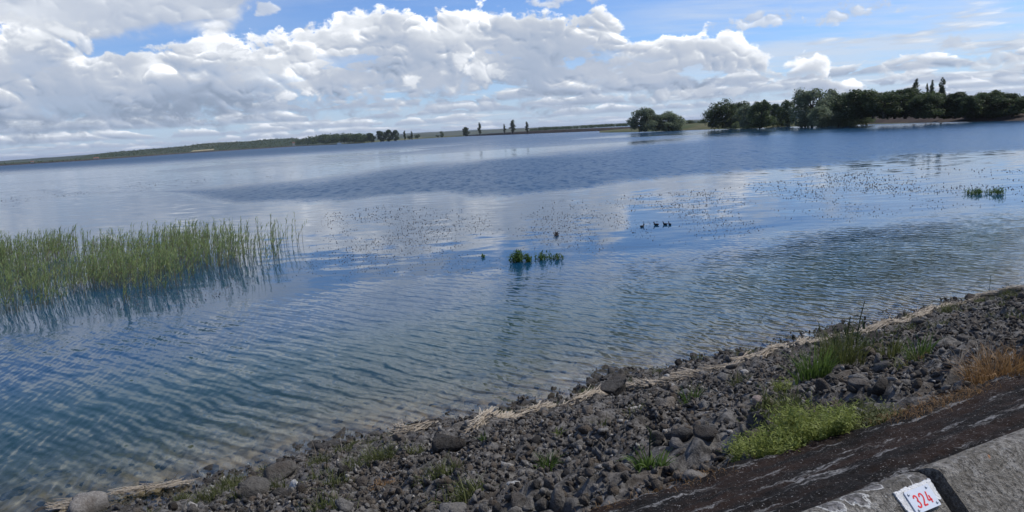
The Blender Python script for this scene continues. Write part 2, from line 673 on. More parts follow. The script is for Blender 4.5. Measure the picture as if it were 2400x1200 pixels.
def rock_material(name, dark, light, fleck, use_tint=False, scale=1.0):
    m, t, out = mat(name)
    p = t.v('SCALE', world_pos(t), s=scale)
    big = t.noise(p, 3.0, 5, 0.6)
    fine = t.noise(p, 22.0, 6, 0.65)
    grit = t.noise(p, 70.0, 4, 0.7)
    per = t.attr('tint') if use_tint else t.node('ShaderNodeObjectInfo').outputs['Random']
    base = t.mix(t.ramp(t.add(t.mul(fine, 0.7), t.mul(per, 0.45)), 0.35, 0.85), dark, light)
    base = t.mix(t.mul(t.ramp(big, 0.46, 0.66), 0.55), base, (0.085, 0.066, 0.05))            # brown staining
    lich = t.mul(t.ramp(grit, 0.60, 0.72), t.ramp(fine, 0.42, 0.62))
    base = t.mix(t.mul(lich, 0.75), base, fleck)                                            # pale lichen
    base = t.mix(t.mul(t.ramp(t.m('FRACT', t.mul(per, 7.31)), 0.62, 0.72), 0.55), base, (0.13, 0.10, 0.072))   # tan ones
    base = t.mix(t.mul(t.ramp(t.m('FRACT', t.mul(per, 13.7)), 0.75, 0.8), 0.5), base, (0.035, 0.032, 0.03))     # dark ones
    base = t.mix(t.mul(t.ramp(t.sep(world_pos(t))[2], 0.16, 0.05), 0.6), base, (0.02, 0.018, 0.016))           # wetted by the ripples
    odd = t.ramp(per, 0.962, 0.968)                                                          # a few pale limestones
    base = t.mix(t.mul(odd, 0.8), base, (0.40, 0.38, 0.35))
    h = t.add(t.mul(fine, 0.8), t.mul(grit, 0.4))
    principled(t, out, base, 0.92, h, 1.0, 0.05, spec=0.25)
    return m


M = {}
M['rock'] = rock_material('riprap_stone', (0.034, 0.031, 0.028), (0.205, 0.195, 0.182), (0.34, 0.33, 0.31))
M['rubble'] = rock_material('riprap_rubble', (0.034, 0.031, 0.028), (0.235, 0.222, 0.205), (0.36, 0.35, 0.33), True)
M['pale_rock'] = rock_material('pale_lichened_rock', (0.16, 0.145, 0.13), (0.33, 0.31, 0.28), (0.5, 0.5, 0.47))
M['pink_rock'] = rock_material('pinkish_rock', (0.20, 0.15, 0.13), (0.32, 0.25, 0.22), (0.42, 0.38, 0.34))
M['white_rock'] = rock_material('white_rock', (0.36, 0.35, 0.33), (0.55, 0.54, 0.51), (0.6, 0.6, 0.58))
M['dark_rock'] = rock_material('dark_rock', (0.028, 0.025, 0.022), (0.12, 0.112, 0.10), (0.20, 0.19, 0.17))
M['straw'] = foliage('dry_reed_straw', (0.36, 0.29, 0.21), (0.58, 0.51, 0.41), 0.1)
M['reed'] = foliage('reed_leaf', (0.20, 0.27, 0.08), (0.36, 0.42, 0.19), 0.55)
M['reed_dry'] = foliage('reed_stalk', (0.24, 0.20, 0.10), (0.46, 0.38, 0.23), 0.3)
M['weed'] = foliage('pondweed', (0.05, 0.038, 0.028), (0.12, 0.085, 0.065), 0.3)
M['water_plant'] = foliage('water_plant_leaf', (0.05, 0.10, 0.018), (0.11, 0.19, 0.04), 0.35)
M['grass'] = foliage('weed_leaf', (0.055, 0.10, 0.02), (0.13, 0.19, 0.045), 0.4)
M['yellow_green'] = foliage('bedstraw_leaf', (0.12, 0.15, 0.025), (0.30, 0.34, 0.09), 0.4)
M['olive'] = foliage('olive_weed_leaf', (0.07, 0.085, 0.025), (0.16, 0.17, 0.06), 0.35)
M['dark_weed'] = foliage('dark_weed_leaf', (0.022, 0.035, 0.016), (0.06, 0.085, 0.035), 0.3)
M['dry_grass'] = foliage('dry_grass_blade', (0.16, 0.085, 0.03), (0.36, 0.22, 0.10), 0.3)
M['tree_dark'] = foliage('dark_tree_leaf', (0.040, 0.066, 0.028), (0.110, 0.145, 0.060), 0.5)
M['tree_willow'] = foliage('willow_leaf', (0.11, 0.145, 0.085), (0.27, 0.32, 0.20), 0.5)
M['tree_light'] = foliage('pale_willow_leaf', (0.095, 0.13, 0.06), (0.22, 0.26, 0.12), 0.45)
M['tree_poplar'] = foliage('poplar_leaf', (0.032, 0.050, 0.022), (0.085, 0.115, 0.045), 0.45)
M['bark'] = plain('tree_bark', (0.06, 0.05, 0.04), 0.9, 0.4, 3.0)
M['steel'] = plain('screw_steel', (0.42, 0.43, 0.44), 0.35, 0.15, 90.0, metal=0.9)
M['plate'] = plain('plate_enamel', (0.60, 0.63, 0.68), 0.4, 0.03, 40.0, 0.4)
M['red'] = plain('red_digit', (0.66, 0.025, 0.03), 0.5, 0.06, 60.0, 0.4)
M['coot'] = plain('coot_feathers', (0.012, 0.012, 0.014), 0.7, 0.3, 30.0)
M['bill'] = plain('coot_bill', (0.55, 0.52, 0.48), 0.5, 0.1, 30.0)


def land_material(name, a, b, c, s1=0.02, s2=0.2):
    m, t, out = mat(name)
    p = world_pos(t)
    n1, n2 = t.noise(p, s1, 4, 0.6), t.noise(p, s2, 5, 0.65)
    col = t.mix(t.ramp(n1, 0.4, 0.6), a, b)
    col = t.mix(t.mul(t.ramp(n2, 0.45, 0.7), 0.6), col, c)
    principled(t, out, col, 0.95, spec=0.1)
    return m


M['grassland'] = land_material('shore_grass', (0.060, 0.075, 0.030), (0.115, 0.105, 0.055), (0.05, 0.07, 0.025), 0.03, 0.3)
M['dike_stone'] = land_material('dike_stone', (0.042, 0.032, 0.027), (0.066, 0.050, 0.041), (0.032, 0.028, 0.024), 0.05, 0.5)
M['track'] = land_material('dike_track', (0.20, 0.165, 0.13), (0.15, 0.13, 0.10), (0.1, 0.10, 0.06), 0.06, 0.7)
M['far_land'] = land_material('far_fields', (0.032, 0.048, 0.022), (0.060, 0.066, 0.034), (0.028, 0.04, 0.022), 0.0016, 0.006)
M['far_ridge'] = land_material('far_ridge', (0.030, 0.045, 0.028), (0.050, 0.065, 0.038), (0.03, 0.042, 0.026), 0.001, 0.004)
M['field'] = land_material('stubble_field', (0.34, 0.28, 0.17), (0.30, 0.26, 0.15), (0.2, 0.2, 0.1), 0.01, 0.05)

# ------------------------------------------------------------------ the dam slope, the bed and the lake
SHORE_N, EDGE_N, EDGE_Z = 11.8, 2.10, 4.0


def bank_z(n, s):
    """height of the slope without stones: riprap down to the water, then the bed"""
    n = np.asarray(n, float)
    sh = SHORE_N + 0.30 * fbm(np.asarray(s, float) * 0.35, n * 0 + 3.0, 3, 5) * np.clip((n - 4) / 5, 0, 1)
    up = (sh - n) * (EDGE_Z / (SHORE_N - EDGE_N))
    k = np.maximum(n - sh, 0)
    down = -(0.085 * k + 0.015 * k * k)
    return np.where(n < sh, up, np.maximum(down, -2.6))


def bank_relief(n, s):
    return 0.07 * fbm(n * 2.3, s * 2.3, 2, 11) + 0.07 * np.abs(fbm(n * 6.0, s * 6.0, 3, 23)) + 0.026 * fbm(n * 17, s * 17, 2, 31)


def bank(n, s):
    n = np.asarray(n, float)
    fade = np.clip((n - EDGE_N) / 0.35, 0.15, 1)
    return bank_z(n, s) - 0.06 * np.clip((2.32 - n) / 0.28, 0, 1) + (bank_relief(np.asarray(n, float), np.asarray(s, float)) - 0.03) * fade


def build_bank():
    nn = np.concatenate([np.linspace(2.02, 7, 110)[:-1], np.linspace(7, 13, 90)[:-1], np.linspace(13, 24, 30)])
    ss = np.concatenate([np.linspace(-16, -4, 60)[:-1], np.linspace(-4, 12, 330)[:-1], np.linspace(12, 34, 200)[:-1], np.linspace(34, 150, 60)])
    n, s = np.meshgrid(nn, ss, indexing='ij')
    z = bank(n, s)
    m, t, out = mat('riprap_ground')
    p = world_pos(t)
    fine, grit, big = t.noise(p, 14.0, 6, 0.65), t.noise(p, 60.0, 4, 0.7), t.noise(p, 1.2, 4, 0.6)
    zz = t.sep(p)[2]
    c = t.mix(t.ramp(fine, 0.35, 0.68), (0.034, 0.031, 0.028), (0.17, 0.16, 0.148))
    c = t.mix(t.mul(t.ramp(big, 0.48, 0.68), 0.6), c, (0.075, 0.058, 0.042))
    c = t.mix(t.mul(t.ramp(grit, 0.60, 0.74), 0.6), c, (0.30, 0.29, 0.28))
    bed = t.mix(t.ramp(t.noise(p, 3.5, 4, 0.6), 0.38, 0.62), (0.11, 0.085, 0.05), (0.27, 0.205, 0.12))
    bed = t.mix(t.mul(t.ramp(fine, 0.5, 0.66), 0.5), bed, (0.06, 0.05, 0.045))
    c = t.mix(t.mul(t.ramp(zz, 0.16, 0.06), 0.6), c, (0.02, 0.018, 0.016))                  # stones wetted by the ripples
    c = t.mix(t.ramp(zz, 0.02, -0.12, 0, 1), c, bed)                                  # silted stones under water
    principled(t, out, c, 0.92, t.add(t.mul(fine, 0.7), t.mul(grit, 0.3)), 0.9, 0.04, spec=0.2)
    o = obj('riprap_slope', W(n, s, z).reshape(-1, 3), grid_faces(len(nn), len(ss)), m, smooth=True)
    return tag(o, kind='structure')


RIPRAP = build_bank()

# lake bed: one sheet to the horizon
_a = np.linspace(0, 2 * math.pi, 65)[:-1]
_v = np.concatenate([[[0, 0, -2.7]], np.stack([45000 * np.cos(_a), 45000 * np.sin(_a), np.full(64, -2.7)], -1)])
tag(obj('ground', _v, [(0, i + 1, (i + 1) % 64 + 1) for i in range(64)], plain('lake_bed_silt', (0.11, 0.095, 0.065), 0.95, 0.3, 0.3)), kind='structure')


def to_px(x, y, z=0.0):
    v = np.stack([x, y, np.full_like(x, z - EYE)], -1)
    f = v @ _F
    f = np.where(f > 1e-3, f, 1e-3)
    return 1200 + 1600 * (v @ _R) / f, 600 - 1600 * (v @ _U) / f


def sstep(x, a, b):
    q = np.clip((x - a) / (b - a), 0, 1)
    return q * q * (3 - 2 * q)


def build_water():
    az = np.radians(np.linspace(-72, 84, 460))
    r = 6.0 * (9000 / 6.0) ** (np.linspace(0, 1, 330))
    rr, aa = np.meshgrid(r, az, indexing='ij')
    X, Y = rr * np.sin(aa), rr * np.cos(aa)
    # where the wind lies on the lake: measured along bearings from the dam
    px, py = to_px(X, Y)
    hy = 380 - 0.0593 * px
    dy = py - hy
    wob = 16 * fbm(X * 0.06, Y * 0.03, 4, 41) * np.clip(dy / 150, 0.1, 1)
    up = np.interp(px, [380, 700, 1000, 1200, 1400, 1600, 1830, 2400], [450, 418, 383, 362, 343, 322, 300, 270])
    lo = np.interp(px, [380, 560, 700, 900, 1040, 1110, 1200, 1350, 1500, 1700, 1900, 2100, 2400], [450, 480, 472, 460, 458, 474, 470, 452, 438, 415, 392, 372, 352])
    wet = np.clip((lo - up) / 40, 0.05, 1)
    patch = sstep(py + wob, up - 8 * wet, up + 26 * wet) * sstep(py + wob, lo + 5, lo - 14 * wet)
    patch = patch * np.interp(px, [380, 560, 1300, 1700, 2400], [0.6, 1.0, 1.0, 0.75, 0.6])
    far = sstep(dy, 34, 12) * np.interp(px, [0, 900, 1300], [1.5, 1.3, 0.7])
    streak = 0.8 * sstep(fbm(px * 0.0016 + 3, dy * 0.11, 3, 47), 0.0, 0.5) * sstep(dy, 60, 20)
    near_y = np.interp(px, [0, 200, 400, 600, 800, 950, 1150, 1300, 1500, 1700, 1900, 2100, 2250, 2400], [775, 760, 735, 698, 662, 645, 632, 615, 588, 556, 526, 500, 486, 474])
    near = sstep(py + wob, near_y - 12, near_y + 70)
    rough = np.clip(np.maximum(np.maximum(patch, far), streak), 0, 1.5) * (1 - near) + 0.16 * near
    near = near * np.clip(15.0 / rr, 0.20, 1.0)            # the ripples flatten away from the shore
    n, s = X * N_[0] + Y * N_[1], X * D_[0] + Y * D_[1]
    depth = np.clip(-bank_z(n, s), 0, 3)
    m = water_material()
    o = obj('lake_water', np.stack([X, Y, np.zeros_like(X)], -1).reshape(-1, 3), grid_faces(len(r), len(az)), m, smooth=True,
            attrs={'rough': rough.ravel(), 'near': near.ravel(), 'depth': depth.ravel()})
    return tag(o, kind='structure')


def water_material():
    m, t, out = mat('lake_water')
    p = world_pos(t)
    rough, near, depth = t.attr('rough'), t.attr('near'), t.attr('depth')
    r = random.Random(9)
    warp = t.noise(p, 0.26, 2, 0.5)
    gust = t.noise(p, 0.10, 3, 0.55)
    ph = t.add(t.mul(t.sub(warp, 0.5), 17.0), t.mul(t.sub(t.noise(p, 1.3, 2, 0.55), 0.5), 4.0))
    flat = t.v('MULTIPLY', p, (1, 1, 0))
    tot = None
    # two trains of ripples crossing off the shore
    for base_dir, lam, amp, cnt, w in ((40, 0.25, 0.048, 7, 0), (80, 0.23, 0.042, 6, 1), (5, 0.5, 0.014, 2, 2), (120, 0.4, 0.014, 2, 3)):
        for i in range(cnt):
            an = math.radians(base_dir + r.uniform(-12, 12))
            lm = lam * r.choice((0.8, 0.9, 1.0, 1.15, 1.5, 2.1)) * r.uniform(0.9, 1.1)
            k = 2 * math.pi / lm
            dv = (math.sin(an), math.cos(an), 0)
            arg = t.add(t.v('DOT_PRODUCT', p, tuple(k * q for q in dv)), t.add(r.uniform(0, 6.28), t.mul(ph, r.uniform(0.6, 1.3))))
            c = t.m('COSINE', t.add(arg, t.mul(t.m('SINE', arg), 0.7)))
            v = t.v('SCALE', dv, s=t.mul(c, amp * r.uniform(0.8, 1.25)))
            tot = v if tot is None else t.v('ADD', tot, v)
    tot = t.v('SCALE', tot, s=t.mul(near, t.ramp(gust, 0.34, 0.66, 0.65, 1.15)))
    chop = t.v('SUBTRACT', t.noise(t.v('MULTIPLY', p, (1.0, 1.4, 1)), 1.5, 3, 0.7, out=1), (0.5, 0.5, 0.5))
    chop = t.v('SCALE', chop, s=t.add(0.012, t.mul(rough, 0.85)))
    paws = t.v('SUBTRACT', t.noise(t.v('MULTIPLY', p, (1.5, 0.36, 1)), 1.0, 2, 0.6, out=1), (0.5, 0.5, 0.5))
    chop = t.v('ADD', chop, t.v('SCALE', paws, s=t.mul(rough, 0.55)))
    calm = t.v('SCALE', t.v('SUBTRACT', t.noise(t.v('MULTIPLY', p, (0.5, 1.3, 1)), 0.9, 2, 0.5, out=1), (0.5, 0.5, 0.5)), s=0.075)
    sl = t.v('MULTIPLY', t.v('ADD', t.v('ADD', tot, chop), calm), (1, 1, 0))
    nrm = t.v('NORMALIZE', t.v('SUBTRACT', (0, 0, 1), sl))
    fr = t.node('ShaderNodeFresnel', {'IOR': 1.333, 'Normal': nrm}).outputs[0]
    rg = t.add(t.mul(rough, 0.27), 0.065)
    # body of the lake: clear over the stones, blue-green as it deepens
    murk = t.sub(1.0, t.m('EXPONENT', t.mul(depth, -1.3)))
    body = t.mix(t.ramp(depth, 0.5, 2.4), (0.020, 0.062, 0.066), (0.005, 0.044, 0.098))
    gl = t.node('ShaderNodeBsdfGlossy', {'Color': (1, 1, 1), 'Roughness': rg, 'Normal': nrm})
    tr = t.node('ShaderNodeBsdfTransparent', {'Color': t.mix(murk, (0.95, 0.95, 0.92), (0.45, 0.72, 0.72))})
    clear = t.node('ShaderNodeMixShader', {0: fr})
    t.l.new(tr.outputs[0], clear.inputs[1])
    t.l.new(gl.outputs[0], clear.inputs[2])
    deep = t.node('ShaderNodeBsdfPrincipled', {'Base Color': body, 'Roughness': rg, 'IOR': 1.333, 'Normal': nrm})
    m2 = t.node('ShaderNodeMixShader', {0: murk})
    t.l.new(clear.outputs[0], m2.inputs[1])
    t.l.new(deep.outputs[0], m2.inputs[2])
    t.l.new(m2.outputs[0], out.inputs[0])
    return m


build_water()

# ------------------------------------------------------------------ riprap stones
def clear_spot(n, s, spots, rad):
    return all((n - a) ** 2 + (s - b) ** 2 > rad ** 2 for a, b in spots)


SPECIAL = []          # dam coordinates of the single stones and plants, kept free of rubble


def on_bank(px, py):
    """where the photo's ray meets the dam slope"""
    v = ray(px, py)
    lo, hi = 1e-4, 0.05
    for _ in range(60):
        t = (lo + hi) / 2
        q = v * t + np.array([0, 0, EYE])
        if q[2] > float(bank_z(*NS(q))):
            lo = t
        else:
            hi = t
    return v * lo + np.array([0, 0, EYE])


def single_rock(px, py, width, ratio, seed, m, name, label, cat='rock', sink=0.3, sub=3, group=None, depth=1.0, cuts=9):
    """one stone that stands out, placed by its foot; width in metres"""
    c = on_bank(px, py)
    r = np.random.default_rng(seed)
    V, Fc = rock_shape(max(sub, 3), r, 12, 0.03, 0.13)
    V = V / (V.max(0) - V.min(0)) * np.array([width, width * depth, width * ratio])
    n, s = NS(c)
    z = float(bank(n, s))
    SPECIAL.append((n, s))
    o = obj(name, V, Fc, m, loc=(c[0], c[1], z + width * ratio * (0.5 - sink)))
    return tag(o, label, cat, group)


single_rock(226, 1192, 0.66, 0.52, 3, M['pale_rock'], 'boulder', 'large pale lichened boulder at the water edge in the lower left corner', 'boulder', 0.2)
single_rock(120, 1198, 0.42, 0.4, 12, M['dark_rock'], 'shore_rock', 'brown wet rock in the shallows left of the pale boulder', 'rock', 0.35)
single_rock(1446, 930, 0.44, 0.80, 41, M['dark_rock'], 'upright_rock', 'tall dark rock standing upright at the waterline through the straw drift', 'rock', 0.12)
single_rock(1780, 953, 0.155, 0.62, 5, M['pink_rock'], 'pink_stone', 'smooth pinkish stone lying on the grey riprap', 'stone', 0.2)
single_rock(1851, 955, 0.085, 0.65, 6, M['white_rock'], 'white_stone', 'small white stone just right of the pinkish stone', 'stone', 0.15)
single_rock(1562, 968, 0.17, 0.55, 21, M['pale_rock'], 'angular_stone', 'angular stone with a bright sharp edge in the middle of the slope', 'stone', 0.15, 1)
single_rock(692, 1140, 0.14, 0.95, 22, M['white_rock'], 'pale_chip', 'upright white chip of stone among dark boulders at lower left', 'stone', 0.2, 1)
single_rock(1208, 1128, 0.085, 0.6, 23, M['white_rock'], 'pale_chip', 'white stone chip low on the bottom slope right of centre', 'stone', 0.15, 1)
single_rock(1055, 1194, 0.16, 0.5, 24, M['white_rock'], 'pale_chip', 'flat white stone chip at the very bottom edge of the picture', 'stone', 0.15, 1)
single_rock(1070, 1088, 0.14, 0.7, 25, M['pale_rock'], 'pale_stone', 'pale pointed stone below the big dark rocks left of centre', 'stone', 0.15, 1)
single_rock(1642, 1120, 0.12, 0.5, 26, M['pale_rock'], 'pale_slab', 'pale greenish slab of stone above the green rosette weed', 'stone', 0.1, 1)
for _px, _py, _w, _l in ((1000, 1012, 0.5, 'brown mound of rock and root at the waterline left of the long straw drift'),
                         (665, 1130, 0.48, 'dark rounded boulder near the water below the brown shallows'),
                         (590, 1165, 0.44, 'dark boulder with a hollow shaded side in the lower left'),
                         (1045, 1065, 0.42, 'blocky dark rock with a deep shaded side left of centre'),
                         (1150, 985, 0.36, 'brown rock half in the water above the straw drift'),
                         (2150, 765, 0.42, 'dark rock under the straw drift on the right shore'),
                         (2285, 705, 0.5, 'dark rock at the waterline on the far right shore'),
                         (2040, 800, 0.36, 'dark rock beside the tall dark weed stalk')):
    single_rock(_px, _py, _w * 0.85, 0.6, int(_px), M['dark_rock'], 'dark_rock', _l, 'rock', 0.25)


def build_stones():
    r = np.random.default_rng(7)
    shapes = [rock_shape(2, r, 10, 0.06, 0.13, (0.55, 1.3)) for _ in range(10)]
    protos = []
    # the 300 stones that show largest: children of the slope
    K = 9000
    cand_n = r.uniform(2.16, 12.2, K)
    cand_s = r.uniform(-3.5, 25, K)
    size = 0.024 + 0.068 * r.random(K) ** 2.8
    q = W(cand_n, cand_s, bank_z(cand_n, cand_s))
    X, Y = to_px(q[:, 0], q[:, 1], 0.0)
    v = q - np.array([0, 0, EYE])
    f = v @ _F
    px, py = 1200 + 1600 * (v @ _R) / f, 600 - 1600 * (v @ _U) / f
    vis = (px > -40) & (px < 2440) & (py > 500) & (py < 1240)
    free = np.array([clear_spot(a, b, SPECIAL, 0.28) for a, b in zip(cand_n, cand_s)])
    score = np.where(vis & free, size / np.linalg.norm(v, axis=1) ** 0.8, -1)
    order = np.argsort(-score)
    big = order[:300]
    meshes = []
    for V, Fc in shapes:
        me_o = obj('stone', V, Fc, M['rock'])
        meshes.append(me_o.data)
        bpy.data.objects.remove(me_o)
    for i in big:
        o = bpy.data.objects.new('stone', meshes[r.integers(0, 10)])
        COL.objects.link(o)
        o.parent = RIPRAP
        sz = size[i]
        o.location = tuple(W(cand_n[i], cand_s[i], float(bank(cand_n[i], cand_s[i])) + sz * r.uniform(-0.25, 0.25)))
        o.rotation_euler = tuple(r.uniform(0, 6.28, 3))
        o.scale = tuple(sz * r.uniform(0.75, 1.2, 3))
    # the others joined
    rest = order[300:]
    rest = rest[free[rest]]
    p = W(cand_n[rest], cand_s[rest], bank(cand_n[rest], cand_s[rest]) + size[rest] * 0.05)
    V1, F1, T1 = scatter(shapes, p, size[rest], r)
    small = [rock_shape(1, r, 5, 0.14, 0.1, (0.4, 1.3)) for _ in range(12)]
    k = 74000
    n2 = np.where(r.random(k) < 0.66, r.uniform(2.04, 7, k), r.uniform(4, 12.6, k))
    s2 = np.where(n2 < 7, -1.2 + 13 * r.random(k) ** 1.35, r.uniform(-4, 26, k))
    z2 = 0.007 + 0.030 * r.random(k) ** 3
    clump = fbm(n2 * 1.7, s2 * 1.7, 2, 77)
    keep = clump > -0.75
    n2, s2, z2 = n2[keep], s2[keep], z2[keep] * (1 + 0.35 * (n2[keep] > 7))
    p2 = W(n2, s2, bank(n2, s2) + z2 * 0.3)
    V2, F2, T2 = scatter(small, p2, z2, r)
    V = np.concatenate([V1, V2])
    o = obj('rubble', V, [F1, F2 + len(V1)], M['rubble'], RIPRAP, attrs={'tint': np.concatenate([T1, T2])})
    tag(o, kind='stuff')
    # stones lying on the bed in the shallows
    k = 900
    n3, s3 = 11.9 + 3.2 * r.random(k) ** 1.5, r.uniform(-6, 26, k)
    z3 = 0.04 + 0.15 * r.random(k) ** 2
    V3, F3, T3 = scatter(shapes, W(n3, s3, bank(n3, s3) - z3 * 0.25), z3, r, (1, 1, 0.6))
    tag(obj('shallow_stones', V3, F3, M['rubble'], RIPRAP, attrs={'tint': T3 * 0.7}), kind='stuff')


build_stones()


# ------------------------------------------------------------------ straw drift along the waterline
def straw_heap(path, count, name, label, spread=0.10, lift=0.05):
    """a drift of broken reed stalks along a line of photo points"""
    r = np.random.default_rng(int(path[0][0]) + count)
    pts = np.array([on_bank(*q) for q in path])
    seg = np.linalg.norm(np.diff(pts[:, :2], axis=0), axis=1)
    cum = np.concatenate([[0], np.cumsum(seg)])
    u = r.random(count) * cum[-1]
    c = np.stack([np.interp(u, cum, pts[:, k]) for k in range(3)], -1)
    tang = np.stack([np.interp(u, (cum[:-1] + cum[1:]) / 2, np.diff(pts[:, k]) / seg) for k in (0, 1)], -1)
    ang = np.arctan2(tang[:, 1], tang[:, 0]) + r.normal(0, 0.28, count) + np.where(r.random(count) < 0.06, r.normal(0, 0.9, count), 0)
    fat = 0.5 + 0.5 * np.abs(vnoise(u * 0.9, u * 0, 5))
    c[:, :2] += r.normal(0, spread, (count, 1)) * N_[None] * fat[:, None]
    n = c[:, 0] * N_[0] + c[:, 1] * N_[1]
    s = c[:, 0] * D_[0] + c[:, 1] * D_[1]
    L = r.uniform(0.12, 0.5, count)
    th = r.uniform(0.0035, 0.007, count)
    zc = np.maximum(bank(n, s), 0.0) + 0.03 + r.random(count) * lift * fat * 2
    tilt = r.normal(0, 0.09, count) + np.where(r.random(count) < 0.04, r.uniform(0.2, 0.9, count), 0)
    dv = np.stack([np.cos(ang) * np.cos(tilt), np.sin(ang) * np.cos(tilt), np.sin(tilt)], -1)
    a = np.cross(dv, [0, 0, 1.0])
    a /= np.linalg.norm(a, axis=1, keepdims=True)
    b = np.cross(a, dv)
    c[:, 2] = zc
    V = []
    for e in (-0.5, 0.5):
        for k in range(3):
            q = 2 * math.pi * k / 3
            V.append(c + dv * (L * e)[:, None] + (a * math.cos(q) + b * math.sin(q)) * th[:, None])
    V = np.stack(V, 1).reshape(-1, 3)
    i = (np.arange(count) * 6)[:, None]
    Fc = np.concatenate([np.concatenate([i + k, i + (k + 1) % 3, i + 3 + (k + 1) % 3, i + 3 + k], 1) for k in range(3)])
    o = obj(name, V, Fc, M['straw'], attrs={'tint': np.repeat(r.random(count), 6)})
    return tag(o, label, 'straw drift', kind='stuff')


straw_heap([(2010, 790), (2080, 770), (2150, 748), (2230, 722), (2300, 703), (2420, 680)], 2200, 'dry_reed_drift', 'long pale drift of dry reed straw along the right waterline', 0.055, 0.04)
straw_heap([(1610, 888), (1690, 868), (1780, 838), (1850, 822), (1935, 803), (2010, 788)], 800, 'dry_reed_drift', 'pale straw drift at the waterline left of the tall weeds', 0.045, 0.035)
straw_heap([(1110, 1008), (1190, 985), (1290, 962), (1360, 945), (1425, 925)], 900, 'dry_reed_drift', 'pale straw drift left of the tall upright dark rock', 0.045, 0.035)
straw_heap([(1475, 915), (1560, 902), (1610, 890)], 320, 'dry_reed_drift', 'pale straw drift just right of the upright dark rock', 0.04, 0.03)
straw_heap([(930, 1030), (965, 1025), (1000, 1012)], 110, 'dry_reed_drift', 'small nest of straw on the brown mound at the waterline', 0.10, 0.06)
straw_heap([(275, 1172), (350, 1158), (440, 1140)], 110, 'dry_reed_drift', 'straw drift beside the pale boulder in the lower left', 0.07, 0.04)
straw_heap([(130, 1205), (190, 1196)], 40, 'dry_reed_drift', 'few straws left of the pale boulder at the bottom edge', 0.08, 0.04)


# ------------------------------------------------------------------ mossy apron, crest and parapet
BACK_N, BACK_Z, CREASE_N, CREASE_Z = 1.487, 4.239, 1.407, 4.264


def build_apron():
    nn = np.concatenate([[1.30, 1.44], np.linspace(1.47, 2.18, 36), [2.24, 2.34]])
    ss = np.concatenate([np.linspace(-14, 0, 60)[:-1], np.linspace(0, 6, 300)[:-1], np.linspace(6, 16, 140)[:-1], np.linspace(16, 120, 60)])
    n, s = np.meshgrid(nn, ss, indexing='ij')
    edge = 0.035 * fbm(s * 2.2, s * 0, 3, 8)
    z = np.interp(n, [1.44, 2.12], [BACK_Z - 0.02, EDGE_Z + 0.02]) + 0.012 * fbm(n * 9, s * 4, 3, 61) + 0.008 * fbm(n * 40, s * 30, 2, 62)
    z = z + 0.02 * fbm(n * 2, s * 0.7, 2, 63)
    z = np.where(n + edge > 2.14, z - (n + edge - 2.14) * 2.2, z)
    z = np.where(n < 1.45, 3.7, z)
    m, t, out = mat('mossy_apron')
    p = world_pos(t)
    al = t.v('DOT_PRODUCT', p, (D_[0], D_[1], 0))
    ac = t.v('DOT_PRODUCT', p, (N_[0], N_[1], 0))
    q = t.xyz(t.mul(al, 1.0), t.mul(ac, 7.0), 0)
    band = t.noise(q, 2.2, 5, 0.6)
    fine, grit = t.noise(p, 55, 5, 0.7), t.noise(p, 150, 3, 0.7)
    moss = t.mix(t.ramp(t.noise(q, 0.9, 4, 0.6), 0.42, 0.6), (0.009, 0.008, 0.0075), (0.024, 0.014, 0.010))
    moss = t.mix(t.mul(t.ramp(fine, 0.5, 0.7), 0.7), moss, (0.035, 0.026, 0.022))
    bare = t.mul(t.ramp(band, 0.555, 0.64), t.ramp(fine, 0.36, 0.56))
    c = t.mix(t.mul(bare, 0.9), moss, (0.24, 0.235, 0.23))
    c = t.mix(t.mul(t.ramp(t.noise(p, 95, 3, 0.7), 0.62, 0.68), 0.8), c, (0.30, 0.29, 0.28))
    principled(t, out, c, 0.95, t.add(fine, t.mul(grit, 0.5)), 1.0, 0.012, spec=0.15)
    o = obj('mossy_apron', W(n, s, z).reshape(-1, 3), grid_faces(len(nn), len(ss)), m, smooth=True)
    tag(o, kind='structure')
    # crest of the dam where the photographer stands
    nn, ss = np.array([-9, -4, 0, 0.6, 1.1]), np.linspace(-14, 120, 80)
    n, s = np.meshgrid(nn, ss, indexing='ij')
    o = obj('crest_path', W(n, s, 3.84 + 0 * n).reshape(-1, 3), grid_faces(5, 80), plain('crest_gravel', (0.24, 0.22, 0.19), 0.95, 0.3, 20.0), smooth=True)
    tag(o, kind='structure')


build_apron()


